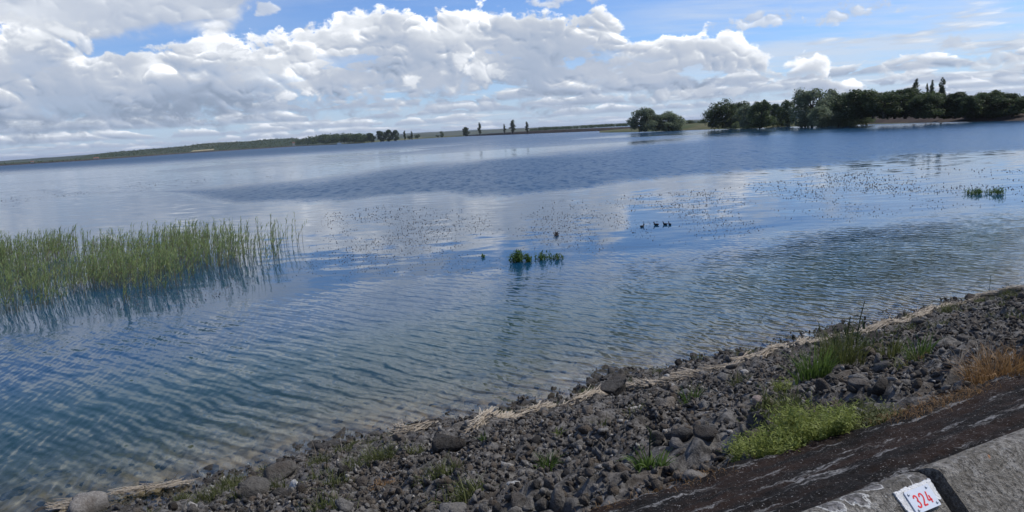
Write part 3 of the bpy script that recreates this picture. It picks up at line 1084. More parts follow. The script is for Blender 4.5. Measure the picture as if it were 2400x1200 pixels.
def concrete_material():
    m, t, out = mat('lichened_concrete')
    p = world_pos(t)
    al = t.v('DOT_PRODUCT', p, (D_[0], D_[1], 0))
    fine, grit, big = t.noise(p, 40, 5, 0.7), t.noise(p, 75, 3, 0.8), t.noise(p, 5, 4, 0.6)
    c = t.mix(t.ramp(fine, 0.34, 0.68), (0.085, 0.076, 0.064), (0.34, 0.32, 0.285))
    c = t.mix(t.mul(t.ramp(big, 0.42, 0.62), 0.5), c, (0.15, 0.135, 0.11))
    c = t.mix(t.mul(t.ramp(t.noise(p, 12, 5, 0.7), 0.56, 0.66), 0.6), c, (0.36, 0.345, 0.32))         # pale worn blotches
    c = t.mix(t.mul(t.ramp(t.noise(p, 2.5, 3, 0.6), 0.52, 0.66), 0.55), c, (0.05, 0.046, 0.04))        # dark growth
    c = t.mix(t.mul(t.ramp(grit, 0.60, 0.70), 0.7), c, (0.45, 0.43, 0.39))
    c = t.mix(t.mul(t.ramp(grit, 0.43, 0.36), 0.8), c, (0.035, 0.032, 0.028))
    # dark lichen crust with pale rims, only high on the block and towards its worn end
    w = t.v('ADD', p, t.v('SCALE', t.v('SUBTRACT', t.noise(p, 18, 3, 0.6, out=1), (0.5, 0.5, 0.5)), s=0.06))
    vd = t.voro(w, 11.0, 'F1', '3D')
    zz = t.sep(p)[2]
    high = t.mul(t.ramp(zz, 4.18, 4.225), t.ramp(al, 2.2, 1.9))
    high = t.add(high, t.mul(t.ramp(zz, 4.235, 4.25), 0.25))
    inside = t.mul(t.ramp(vd, 0.50, 0.46), high)
    c = t.mix(t.mul(inside, 0.7), c, t.mix(t.ramp(fine, 0.4, 0.6), (0.10, 0.095, 0.09), (0.26, 0.25, 0.25)))
    rim = t.mul(t.mul(t.ramp(vd, 0.40, 0.44), t.ramp(vd, 0.50, 0.46)), high)
    c = t.mix(t.mul(rim, 0.8), c, (0.55, 0.54, 0.51))
    oran = t.mul(t.ramp(t.noise(p, 9, 2, 0.5), 0.74, 0.78), t.ramp(zz, 4.20, 4.24))
    c = t.mix(oran, c, (0.45, 0.17, 0.03))
    principled(t, out, c, 0.95, t.add(fine, t.mul(grit, 0.8)), 1.0, 0.02, spec=0.15)
    return m


M['concrete'] = concrete_material()


def block(s0, s1, label, seed):
    """a precast parapet block: narrow top, face battered towards the road"""
    r = np.random.default_rng(seed)
    prof = [(1.505, 3.70), (1.505, 4.19), (1.495, 4.218), (1.47, 4.236), (1.440, 4.247), (1.422, 4.247), (1.408, 4.238), (1.39, 4.221), (1.33, 4.162), (1.25, 4.083), (1.15, 3.985), (1.06, 3.90), (1.04, 3.80), (1.04, 3.70)]
    k = len(prof)
    ss = np.concatenate([[s0, s0 + 0.006, s0 + 0.014], np.linspace(s0 + 0.04, s1 - 0.04, int((s1 - s0) / 0.04)), [s1 - 0.014, s1 - 0.006, s1]])
    pull = np.minimum(np.minimum(ss - s0, s1 - ss) / 0.014, 1.0)
    pull = 0.005 * (1 - pull) ** 2
    rows = []
    for a, b in zip(ss, pull):
        row = []
        for j, (n, z) in enumerate(prof):
            n, z = n - 0.013, z + (0.014 if z > 4.0 else 0)
            cn, cz = 1.30, 3.95
            f = 1 - b / 0.3
            row.append((cn + (n - cn) * f + 0.0025 * fbm(np.array([a * 9.0]), np.array([j * 1.7]), 3, seed)[0], cz + (z - cz) * f + 0.002 * fbm(np.array([a * 8.0]), np.array([j * 2.1]), 3, seed + 5)[0], a))
        rows.append(row)
    A = np.array(rows)
    V = W(A[..., 0], A[..., 2], A[..., 1]).reshape(-1, 3)
    Fc = grid_faces(len(ss), k).tolist()
    Fc.append(list(range(k)))
    Fc.append([(len(ss) - 1) * k + j for j in range(k)][::-1])
    o = obj('parapet_block', V, Fc, M['concrete'])
    for f in o.data.polygons:
        f.use_smooth = len(f.vertices) == 4
    return tag(o, label, 'parapet', 'parapet blocks of the dam crest')


BLOCK_L = block(-2.6, 2.140, 'lichened concrete parapet block that carries the number plate', 3)
BLOCK_R = block(2.210, 6.4, 'speckled concrete parapet block right of the open joint', 9)

FACE_N = np.array([-1.0, 1.0]) / math.sqrt(2)       # out of the battered face, in (n, z)


def face(s, down, out=0.0):
    """a point of the battered face: along the dam, metres down from the crease, metres proud"""
    n = CREASE_N - 0.012 - down / math.sqrt(2) + FACE_N[0] * out
    z = CREASE_Z - 0.008 - down / math.sqrt(2) + FACE_N[1] * out
    return W(n, s, z)


def slab(outline, out0, out1, name, m, parent):
    """a thin plate lying on the face: outline in (s, down)"""
    o = np.asarray(outline, float)
    k = len(o)
    V = np.concatenate([face(o[:, 0], o[:, 1], out0), face(o[:, 0], o[:, 1], out1)])
    Fc = [list(range(k, 2 * k))] + [[j, (j + 1) % k, k + (j + 1) % k, k + j] for j in range(k)]
    return obj(name, V, Fc, m, parent)


def build_plate():
    # ragged white paint behind the plate
    m, t, out = mat('flaking_white_paint')
    p = world_pos(t)
    g = t.noise(p, 150, 4, 0.7)
    c = t.mix(t.ramp(t.noise(p, 60, 4, 0.6), 0.35, 0.6), (0.62, 0.61, 0.58), (0.80, 0.79, 0.77))
    c = t.mix(t.ramp(g, 0.645, 0.675), c, (0.10, 0.09, 0.08))
    principled(t, out, c, 0.85, g, 1.0, 0.006, spec=0.2)
    r = np.random.default_rng(4)
    s0, s1, d0, d1 = 1.952, 2.134, 0.004, 0.092
    pts = []
    for a, b, cnt in (((s0, d0), (s1, d0), 40), ((s1, d0), (s1 - 0.008, d1 - 0.02), 24), ((s1 - 0.008, d1 - 0.02), (s0 + 0.012, d1), 40), ((s0 + 0.012, d1), (s0, d0), 24)):
        for u in np.linspace(0, 1, cnt, endpoint=False):
            j = r.normal(0, 0.0016, 2)
            pts.append((a[0] + (b[0] - a[0]) * u + j[0], a[1] + (b[1] - a[1]) * u + j[1]))
    pp = slab(pts, -0.004, 0.0034, 'paint_patch', m, BLOCK_L)
    pp['label'] = 'ragged patch of white paint round the number plate'
    # plate
    root = empty('number_plate', tuple(face(2.046, 0.05)))
    inv = Matrix.Translation(-Vector(root.location))
    tag(root, 'pale enamel number plate reading 324 in red, screwed to the parapet', 'sign')
    P0, P1, Q0, Q1 = 1.988, 2.106, 0.016, 0.089

    def uv(u, v):        # u 0..1 from left to right, v 0..1 from top to bottom
        return P0 + (P1 - P0) * u, Q0 + (Q1 - Q0) * v
    edge = []
    for cu, cv, a0 in ((0.03, 0.05, 180), (0.97, 0.05, 270), (0.97, 0.95, 0), (0.03, 0.95, 90)):
        for k in range(4):
            a = math.radians(a0 + 30 * k)
            edge.append(uv(cu + 0.03 * math.cos(a), cv + 0.05 * math.sin(a)))
    parts = [slab(edge, 0.0045, 0.0078, 'plate', M['plate'], root)]

    def stroke(path, wd, name):
        """digit from a centre line in plate units"""
        path = np.asarray(path, float)
        sc = np.array([P1 - P0, Q1 - Q0])
        q = path * sc
        tg = np.gradient(q, axis=0)
        tg /= np.linalg.norm(tg, axis=1, keepdims=True)
        nr = np.stack([-tg[:, 1], tg[:, 0]], -1) * wd / 2
        L, Rr = q + nr, q - nr
        k = len(q)
        o = np.concatenate([L, Rr]) + np.array([P0, Q0])
        V = np.concatenate([face(o[:, 0], o[:, 1], 0.0079), face(o[:, 0], o[:, 1], 0.0086)])
        Fc = []
        for i in range(k - 1):
            Fc.append([2 * k + i, 2 * k + i + 1, 3 * k + i + 1, 3 * k + i])
            Fc.append([i, i + 1, 2 * k + i + 1, 2 * k + i])
            Fc.append([k + i + 1, k + i, 3 * k + i, 3 * k + i + 1])
        return V, Fc

    def arc(cx, cy, rx, ry, a0, a1, k=12):
        a = np.radians(np.linspace(a0, a1, k))
        return [(cx + rx * math.cos(q), cy + ry * math.sin(q)) for q in a]

    def digit(strokes, wd=0.0055):
        V, Fc, b = [], [], 0
        for st in strokes:
            v, f = stroke(st, wd, 'digit')
            V.append(v)
            Fc += [[j + b for j in q] for q in f]
            b += len(v)
        o = obj('digit', np.concatenate(V), Fc, M['red'], root)
        parts.append(o)
        return o
    three = arc(0.262, 0.395, 0.062, 0.125, 190, 440, 16) + arc(0.258, 0.655, 0.070, 0.135, -75, 165, 16)
    digit([three])['label'] = 'red digit 3'
    two = arc(0.49, 0.41, 0.064, 0.14, 185, 385, 14) + [(0.538, 0.52), (0.49, 0.64), (0.430, 0.765), (0.430, 0.785), (0.565, 0.785)]
    digit([two])['label'] = 'red digit 2'
    digit([[(0.735, 0.27), (0.712, 0.40), (0.682, 0.55), (0.662, 0.645)], [(0.659, 0.655), (0.72, 0.655), (0.815, 0.655)], [(0.770, 0.46), (0.770, 0.6), (0.770, 0.79)]])['label'] = 'red digit 4'
    for u, v in ((0.10, 0.16), (0.86, 0.13), (0.12, 0.88), (0.90, 0.86)):
        k = 14
        prof = [(0.0042, 0.0078), (0.0042, 0.0095), (0.0030, 0.0108), (0.0012, 0.0112)]
        su, sv = uv(u, v)
        V, Fc = [], []
        for rad, h in prof:
            a = np.arange(k) * 2 * math.pi / k
            V.append(face(su + rad * np.cos(a), sv + rad * np.sin(a), h))
        V = np.concatenate(V)
        for i in range(len(prof) - 1):
            for j in range(k):
                Fc.append((i * k + j, i * k + (j + 1) % k, (i + 1) * k + (j + 1) % k, (i + 1) * k + j))
        Fc.append(tuple(range((len(prof) - 1) * k, len(prof) * k)))
        parts.append(obj('screw', V, Fc, M['steel'], root))
    for o in parts:
        o.matrix_parent_inverse = inv


build_plate()


# ------------------------------------------------------------------ weeds on the slope
def footing(n, s):
    """the ground a plant stands on: the slope, or the moss where it laps over it"""
    moss = np.interp(n, [1.44, 2.10, 2.14, 2.3], [BACK_Z - 0.02, EDGE_Z + 0.02, EDGE_Z + 0.02, EDGE_Z - 0.33])
    return np.where(np.asarray(n) < 2.3, np.maximum(bank(n, s), moss), bank(n, s))


def tuft(px, py, w_px, h_px, count, m, name, label, group=None, cat='plant', width=0.006, lean=0.9, segs=3, tint=None, stalks=0, leafy=0, seed=None):
    """a clump of blades growing from the slope; sizes are read off the photo at its distance"""
    r = np.random.default_rng(int(px * 7 + py) if seed is None else seed)
    c = on_bank(px, py)
    n, s = NS(c)
    dist = np.linalg.norm(c - np.array([0, 0, EYE]))
    wr, h = w_px / 1600 * dist / 2, h_px / 1600 * dist
    SPECIAL.append((n, s))
    rad = wr * np.sqrt(r.random(count)) * 0.75
    ang = r.uniform(0, 6.28, count)
    off = np.stack([np.cos(ang) * rad, np.sin(ang) * rad], -1)
    qn = n + off @ N_
    qs = s + off @ D_
    root = W(qn, qs, footing(qn, qs) - 0.01)
    az = ang + r.normal(0, 0.6, count)
    hh = h * r.uniform(0.45, 1.1, count)
    V, Fc, per = blades(root, az, hh, r.uniform(0.1, 1, count) * lean, width * r.uniform(0.7, 1.4, count), segs, face=r.uniform(0, 6.28, count))
    T = np.repeat(r.random(count), per)
    parts = [(V, Fc)]
    if leafy:                              # many small leaves on the stems
        k = count * leafy
        i = r.integers(0, count, k)
        u = r.uniform(0.25, 1.0, k)
        dirv = np.stack([np.cos(az), np.sin(az)], -1)
        ln = r.uniform(0.1, 1, count) * lean * 0.8
        base = root[i].copy()
        base[:, :2] += (dirv[i].T * (np.sin(ln[i] * u) * u * hh[i])).T + r.normal(0, 0.012, (k, 2))
        base[:, 2] += np.cos(ln[i] * u) * u * hh[i] + r.normal(0, 0.01, k)
        V2, F2, per2 = blades(base, r.uniform(0, 6.28, k), r.uniform(0.012, 0.034, k), r.uniform(0.5, 2.0, k), r.uniform(0.005, 0.010, k), 1, face=r.uniform(0, 6.28, k), taper=0.6)
        parts.append((V2, F2))
        T = np.concatenate([T, np.repeat(np.clip(r.normal(0.6, 0.3, k), 0, 1), per2)])
    V, Fc = join(parts)
    base = np.array([c[0], c[1], float(bank(n, s))])
    o = obj(name, V - base, Fc, m, attrs={'tint': T}, loc=tuple(base))
    return tag(o, label, cat, group)


def weeds():
    yg = M['yellow_green']
    tuft(1800, 1056, 180, 62, 420, yg, 'bedstraw', 'low yellow-green bedstraw cushion at the left end of the moss edge', 'bedstraw along the moss', 'plant', 0.004, 1.1, 2, leafy=9)
    tuft(1905, 1026, 170, 78, 460, yg, 'bedstraw', 'tallest yellow-green bedstraw with cream flower heads beside the mossy strip', 'bedstraw along the moss', 'plant', 0.004, 0.9, 2, leafy=10)
    tuft(2040, 985, 120, 48, 220, M['olive'], 'bedstraw', 'olive bedstraw fading to brown at the right of the green bushes', 'bedstraw along the moss', 'plant', 0.004, 1.1, 2, leafy=7)
    g = M['grass']
    tuft(1525, 1110, 75, 66, 95, g, 'rosette_weed', 'bright green rosette weed on the lower slope left of the moss', None, 'plant', 0.011, 1.3, 4)
    tuft(1282, 1075, 52, 44, 60, g, 'rosette_weed', 'small green rosette weed near the bottom, left of the bright one', None, 'plant', 0.010, 1.4, 4)
    tuft(890, 1095, 80, 50, 170, M['olive'], 'olive_weed', 'olive weed with a red foot among rocks at lower left', None, 'plant', 0.006, 1.0, 3, leafy=4)
    tuft(895, 1140, 56, 28, 110, M['dry_grass'], 'red_weed', 'rusty red creeping weed just below the olive weed', None, 'plant', 0.005, 1.4, 2, leafy=4)
    tuft(1136, 1050, 26, 28, 22, g, 'grass_sprout', 'single bright green sprout right of the blocky dark rock', None, 'plant', 0.009, 0.9, 3)
    tuft(1308, 1030, 26, 24, 20, M['yellow_green'], 'grass_sprout', 'yellow-green sprout in the middle of the slope', None, 'plant', 0.008, 0.9, 3)
    tuft(1390, 1018, 34, 24, 26, g, 'grass_sprout', 'green sprout in the middle of the slope, right of the yellow-green one', None, 'plant', 0.008, 1.0, 3)
    tuft(1490, 975, 46, 50, 48, M['olive'], 'grass_tuft', 'upright olive grass tuft below the upright dark rock', None, 'plant', 0.006, 0.6, 3)
    tuft(1408, 1000, 44, 42, 40, M['olive'], 'grass_tuft', 'thin olive grass tuft left of the upright grass tuft', None, 'plant', 0.006, 0.7, 3)
    tuft(1618, 955, 56, 50, 70, g, 'grass_tuft', 'green grass tuft above the pile of big stones', None, 'plant', 0.007, 0.8, 3)
    tuft(1730, 905, 60, 30, 60, M['olive'], 'grass_tuft', 'low olive grass tuft near the waterline above the pinkish stone', None, 'plant', 0.006, 0.9, 3)
    tuft(1832, 925, 40, 36, 60, yg, 'flowering_weed', 'small cream flowering weed above the white stone', None, 'plant', 0.005, 0.8, 2, leafy=6)
    tuft(1790, 920, 26, 26, 24, g, 'grass_sprout', 'bright green sprout above the pinkish stone', None, 'plant', 0.009, 0.6, 3)
    tuft(1905, 892, 90, 82, 170, g, 'leafy_weed', 'green leafy weed at the left of the big weed patch', None, 'plant', 0.010, 0.8, 3)
    tuft(1975, 862, 110, 86, 210, M['olive'], 'leafy_weed', 'olive leafy weed in the middle of the big weed patch', None, 'plant', 0.009, 0.7, 3, leafy=2)
    tuft(1945, 835, 70, 60, 80, M['olive'], 'leafy_weed', 'thin olive weed at the back of the big weed patch', None, 'plant', 0.008, 0.5, 3)
    tuft(2085, 838, 60, 50, 80, M['olive'], 'leafy_weed', 'olive weed tuft right of the tall dark stalk', None, 'plant', 0.009, 0.8, 3)
    tuft(2155, 835, 60, 56, 90, g, 'leafy_weed', 'green weed tuft at the right end of the weed patch', None, 'plant', 0.009, 0.7, 3)
    tuft(2140, 850, 50, 28, 60, M['dry_grass'], 'dry_weed', 'rusty dry weed at the foot of the right green tuft', None, 'plant', 0.006, 1.2, 3)
    tuft(2335, 892, 140, 70, 420, M['dry_grass'], 'dry_grass_clump', 'big orange-brown dry grass clump by the moss at right', None, 'plant', 0.005, 1.2, 3)
    tuft(2395, 868, 90, 50, 160, M['dry_grass'], 'dry_grass_clump', 'dry brown grass clump cut by the right picture edge', None, 'plant', 0.005, 1.2, 3)
    tuft(2245, 880, 34, 66, 14, M['straw'], 'dry_grass_tuft', 'few pale bent dry grass stems left of the orange clump', None, 'plant', 0.007, 0.6, 4)
    tuft(2300, 850, 30, 70, 12, M['straw'], 'dry_grass_tuft', 'pale dry stems rising behind the orange clump', None, 'plant', 0.007, 0.5, 4)
    # tall dark weed: leafy foot and two flowering stalks
    c = on_bank(2003, 842)
    n, s = NS(c)
    r = np.random.default_rng(88)
    root = empty('tall_weed', (c[0], c[1], float(bank(n, s))))
    tag(root, 'tall dark weed with two leafless flower stalks against the water', 'plant')
    dist = np.linalg.norm(c - np.array([0, 0, EYE]))
    k = 1500 / dist * 1.0667
    for dx, top, ln in ((0.02, 128 / k, 0.06), (-0.09, 98 / k, 0.02)):
        pts = [(dx + ln * u * u * 1.0, 0.02 * math.sin(4 * u), top * u) for u in np.linspace(0, 1, 9)]
        V, Fc = tube(pts, np.linspace(0.009, 0.004, 9), 5)
        twig = []
        for u in np.linspace(0.5, 0.99, 11):
            p0 = np.array(pts[int(u * 8)])
            a = r.uniform(0, 6.28)
            twig.append(tube([p0, p0 + np.array([math.cos(a), math.sin(a), 0.1]) * 0.05, p0 + np.array([math.cos(a), math.sin(a), -0.25]) * 0.09], [0.005, 0.004, 0.003], 4))
        V, Fc = join([(V, Fc)] + twig)
        obj('stalk', V, Fc, M['dark_weed'], root, attrs={'tint': np.full(len(V), 0.2)})
    cnt = 260
    st = np.stack([r.normal(0, 0.14, cnt), r.normal(0, 0.14, cnt), np.abs(r.normal(0, 0.16, cnt))], -1)
    V, Fc, per = blades(st, r.uniform(0, 6.28, cnt), r.uniform(0.06, 0.16, cnt), r.uniform(0.3, 1.6, cnt), r.uniform(0.012, 0.026, cnt), 3, face=r.uniform(0, 6.28, cnt))
    obj('leaves', V, Fc, M['dark_weed'], root, attrs={'tint': np.repeat(r.random(cnt), per)})
    # spike of the green rosette, thin single stalks
    for px, py, h, lbl in ((1523, 1100, 96, 'dark flower spike standing in the bright green rosette'), (2317, 700, 42, 'thin dark stalk on the right shore against the water'),
                           (2162, 740, 26, 'short thin stalk on the shore left of the far right one'), (1858, 825, 40, 'thin dry stalk at the waterline left of the weed patch'),
                           (347, 1200, 60, 'thin stalk at the bottom edge near the pale boulder'), (769, 1128, 50, 'thin dark stalk among the lower left rocks'),
                           (1545, 905, 40, 'thin green stalk in front of the straw right of the upright rock')):
        c = on_bank(px, py)
        dist = np.linalg.norm(c - np.array([0, 0, EYE]))
        hh = h / 1600 * dist
        n, s = NS(c)
        V, Fc = tube([(0, 0, -0.03), (0.01 * hh, 0, hh * 0.5), (0.03 * hh, 0, hh)], [0.0045, 0.004, 0.003], 5)
        tw = [tube([(0.02 * hh, 0, hh * u), (0.02 * hh + 0.03 * math.cos(9 * u), 0.03 * math.sin(9 * u), hh * u + 0.03)], [0.003, 0.002], 4) for u in np.linspace(0.6, 0.95, 6)]
        V, Fc = join([(V, Fc)] + tw)
        o = obj('weed_stalk', V, Fc, M['dark_weed'], loc=(c[0], c[1], float(bank(n, s))), attrs={'tint': np.full(len(V), 0.4)})
        tag(o, lbl, 'plant', 'thin single stalks')
    # dry fringe along the moss and loose straws and sprigs over the whole slope: nobody could count them
    for seg, cnt, nm, lbl, mm, hgt in (([(1380, 1205), (1470, 1180), (1600, 1135), (1720, 1090)], 900, 'dry_grass_fringe', 'brown dry grass fringe along the left moss edge', 'dry_grass', 0.032),
                                       ([(2080, 990), (2150, 965), (2230, 940), (2300, 915)], 800, 'dry_grass_fringe', 'rusty dry grass fringe along the right moss edge', 'dry_grass', 0.045)):
        pts = np.array([on_bank(*q) for q in seg])
        u = r.random(cnt) * (len(pts) - 1)
        q = np.stack([np.interp(u, np.arange(len(pts)), pts[:, k]) for k in range(3)], -1)
        q[:, :2] += r.normal(0, 0.06, (cnt, 2))
        n, s = q[:, :2] @ N_, q[:, :2] @ D_
        q[:, 2] = footing(n, s) - 0.005
        V, Fc, per = blades(q, r.uniform(0, 6.28, cnt), hgt * r.uniform(0.5, 1.8, cnt), r.uniform(0.7, 2.2, cnt), r.uniform(0.0014, 0.003, cnt), 3, face=r.uniform(0, 6.28, cnt))
        tag(obj(nm, V, Fc, M[mm], attrs={'tint': np.repeat(r.random(cnt), per)}), lbl, 'dry grass', kind='stuff')
    for nm, lbl, cnt, mm, hgt, ln, wd in (('dry_stalks', 'thin pale dry stalks scattered over the whole slope', 420, 'straw', 0.20, 1.2, 0.0035), ('sparse_sprigs', 'sparse tiny green and brown sprigs between the stones', 13000, 'olive', 0.11, 1.3, 0.008)):
        n, s = r.uniform(2.3, 11.4, cnt), r.uniform(-2, 22, cnt)
        if mm == 'olive':                       # in little groups, most of them above the middle of the slope
            cn, cs = r.uniform(2.6, 11.2, 260), r.uniform(-1, 20, 260)
            ok = fbm(cn * 0.35, cs * 0.35, 2, 91) > -0.25
            cn, cs = cn[ok], cs[ok]
            i = r.integers(0, len(cn), cnt)
            n, s = cn[i] + r.normal(0, 0.07, cnt), cs[i] + r.normal(0, 0.07, cnt)
        else:
            keep = fbm(n * 0.8, s * 0.8, 2, 91) > -0.2
            n, s = n[keep], s[keep]
        cnt = len(n)
        q = W(n, s, bank(n, s))
        V, Fc, per = blades(q, r.uniform(0, 6.28, cnt), hgt * r.uniform(0.4, 1.8, cnt), r.uniform(0.1, 1.0, cnt) * ln, wd * r.uniform(0.7, 1.4, cnt), 3, face=r.uniform(0, 6.28, cnt))
        tag(obj(nm, V, Fc, M[mm], attrs={'tint': np.repeat(r.random(cnt), per)}), lbl, 'plants', kind='stuff')


weeds()

# ------------------------------------------------------------------ far land
def land_strip(name, knots, m, inland=1500.0, lip=12.0, sag=0.0):
    """a stretch of shore. knots: (photo x, y of the waterline, y of the bank top). The bank rises from the water, then the land runs level inland."""
    k = np.array(knots, float)
    xs = np.linspace(k[0, 0], k[-1, 0], max(24, int((k[-1, 0] - k[0, 0]) / 8)))
    ys, yt = np.interp(xs, k[:, 0], k[:, 1]), np.interp(xs, k[:, 0], k[:, 2])
    rows = [[], [], [], [], []]
    for i, (x, a, b) in enumerate(zip(xs, ys, yt)):
        p = P(x, a, 0.0)
        dist = math.hypot(p[0], p[1])
        u = p[:2] / dist
        q = at(x, b, dist + lip)
        wob = 1 + 0.12 * math.sin(i * 1.7) * math.sin(i * 0.61)
        rows[0].append((*(p[:2] - u * 4), -0.8))
        rows[1].append((*p[:2], 0.05))
        rows[2].append((*(p[:2] + u * lip * 0.6), 0.05 + (q[2] - 0.05) * 0.7 * wob))
        rows[3].append((*q[:2], q[2]))
        rows[4].append((*(q[:2] + u * inland), q[2] - sag))
    V = np.array(rows).reshape(-1, 3)
    o = obj(name, V, grid_faces(5, len(xs)), m, smooth=False)
    return tag(o, kind='structure')


land_strip('left_shore', [(-420, 417, 414), (0, 388.5, 386.2), (200, 376.5, 374.5), (450, 358.5, 356.6), (700, 342.8, 341.2), (790, 338.6, 337.4)], M['dike_stone'], 40, 12)
land_strip('left_land', [(-420, 415.2, 413.8), (0, 387.4, 386), (200, 375.3, 374.2), (450, 357.3, 356.2), (700, 341.9, 341.0), (790, 338.0, 337.2)], M['far_land'], 2500, 60)
land_strip('wooded_point', [(800, 337.5, 336.5), (830, 336.8, 334.5), (900, 331.5, 328.5), (990, 325.0, 321.5), (1060, 321, 318), (1110, 318.6, 316)], M['grassland'], 1200, 60)
land_strip('middle_dike', [(1090, 319.6, 316.8), (1200, 315.5, 309.5), (1300, 311.3, 304.3), (1400, 307.3, 300.0), (1500, 303.2, 296.2)], M['dike_stone'], 30, 22)
land_strip('willow_point', [(1405, 310.8, 309.4), (1440, 310.6, 306.2), (1480, 309.6, 303.5), (1540, 308.2, 300), (1620, 305.0, 290.5), (1700, 302.5, 290), (1760, 300.5, 290), (1830, 297.5, 288.5), (1950, 294.2, 285), (2040, 290.8, 281), (2120, 289.2, 284.0), (2210, 287.2, 286.4)], M['grassland'], 500, 60)
land_strip('right_dike', [(2020, 291.0, 270.5), (2120, 288.0, 270.0), (2200, 286.4, 269.2), (2300, 284.6, 267.5), (2400, 282.6, 265.6), (2520, 280, 263), (2700, 276, 259)], M['dike_stone'], 45, 26)


def far_plain():
    az = np.radians(np.linspace(-75, 85, 90))
    rr = np.array([4300, 5200, 9000, 40000.0])
    r, a = np.meshgrid(rr, az, indexing='ij')
    z = np.where(r < 5000, -1.0, 1.5)
    tag(obj('far_plain', np.stack([r * np.sin(a), r * np.cos(a), z], -1).reshape(-1, 3), grid_faces(4, 90), M['far_land']), kind='structure')


far_plain()


def hill(name, knots, dist, m, back=1.25, seed=1, amp=0.6, foot=None):
    """a long low hill whose crest passes through photo points"""
    k = np.array(knots, float)
    xs = np.linspace(k[0, 0], k[-1, 0], max(40, int((k[-1, 0] - k[0, 0]) / 6)))
    yc = np.interp(xs, k[:, 0], k[:, 1])
    rows = [[], [], [], [], []]
    for i, (x, b) in enumerate(zip(xs, yc)):
        top = at(x, b + amp * vnoise(np.array([x * 0.05]), np.array([0.3]), seed)[0], dist)
        u = top[:2] / np.linalg.norm(top[:2])
        zt = top[2]
        for j, (f, g) in enumerate(((0.90, 0.0), (0.935, 0.45), (0.97, 0.82), (1.0, 1.0), (back, 0.0))):
            rows[j].append((*(u * dist * f), 0.5 + (zt - 0.5) * g))
    o = obj(name, np.array(rows).reshape(-1, 3), grid_faces(5, len(xs)), m, smooth=True)
    return tag(o, kind='structure')


hill('far_ridge', [(640, 333), (860, 318.5), (1000, 309.5), (1100, 304.5), (1200, 301), (1300, 296.5), (1400, 291.5), (1480, 287.2), (1640, 280), (1800, 272)], 11500, M['far_ridge'], seed=4, amp=0.5)
hill('near_ridge', [(840, 325), (1000, 312.0), (1060, 308.5), (1150, 304.5), (1260, 299.5), (1400, 293), (1500, 288.5), (1660, 279)], 6200, M['far_land'], seed=9, amp=0.6)
hill('left_far_hill', [(-420, 402), (-100, 386), (0, 377.2), (90, 370.5), (215, 361.5), (300, 355.5), (420, 348), (560, 340)], 5600, M['far_ridge'], seed=2, amp=0.5)
hill('left_hill', [(170, 371), (240, 359), (320, 352), (420, 344), (470, 337), (520, 334), (580, 331), (640, 325.5), (690, 324), (730, 331), (780, 334)], 3300, M['far_land'], seed=3, amp=0.7)


# ------------------------------------------------------------------ trees
def leaf_cloud(r, centers, radii, count, leaf):
    """leaf-sized faces spread over the shells of several clumps"""
    w = np.array([q[0] * q[1] + q[0] * q[2] for q in radii])
    i = r.choice(len(centers), count, p=w / w.sum())
    d = r.normal(size=(count, 3))
    d /= np.linalg.norm(d, axis=1, keepdims=True)
    d[:, 2] = np.where(d[:, 2] < -0.8, -d[:, 2], d[:, 2])
    rad = np.clip(r.normal(0.86, 0.2, count), 0.15, 1.22)
    c = np.array(centers)[i] + d * np.array(radii)[i] * rad[:, None]
    a = d + r.normal(0, 0.55, (count, 3))
    a /= np.linalg.norm(a, axis=1, keepdims=True)
    ref = r.normal(size=(count, 3))
    e1 = np.cross(a, ref)
    e1 /= np.linalg.norm(e1, axis=1, keepdims=True)
    e2 = np.cross(a, e1)
    s = (leaf * r.uniform(0.6, 1.4, count))[:, None]
    V = np.stack([c - e1 * s, c - e2 * s * 0.7, c + e1 * s, c + e2 * s * 0.7], 1).reshape(-1, 3)
    Fc = np.arange(count * 4).reshape(-1, 4)
    tint = np.clip(0.35 + 0.35 * (i * 0.618 % 1) + r.normal(0, 0.2, count), 0, 1)
    return V, Fc, np.repeat(tint, 4)


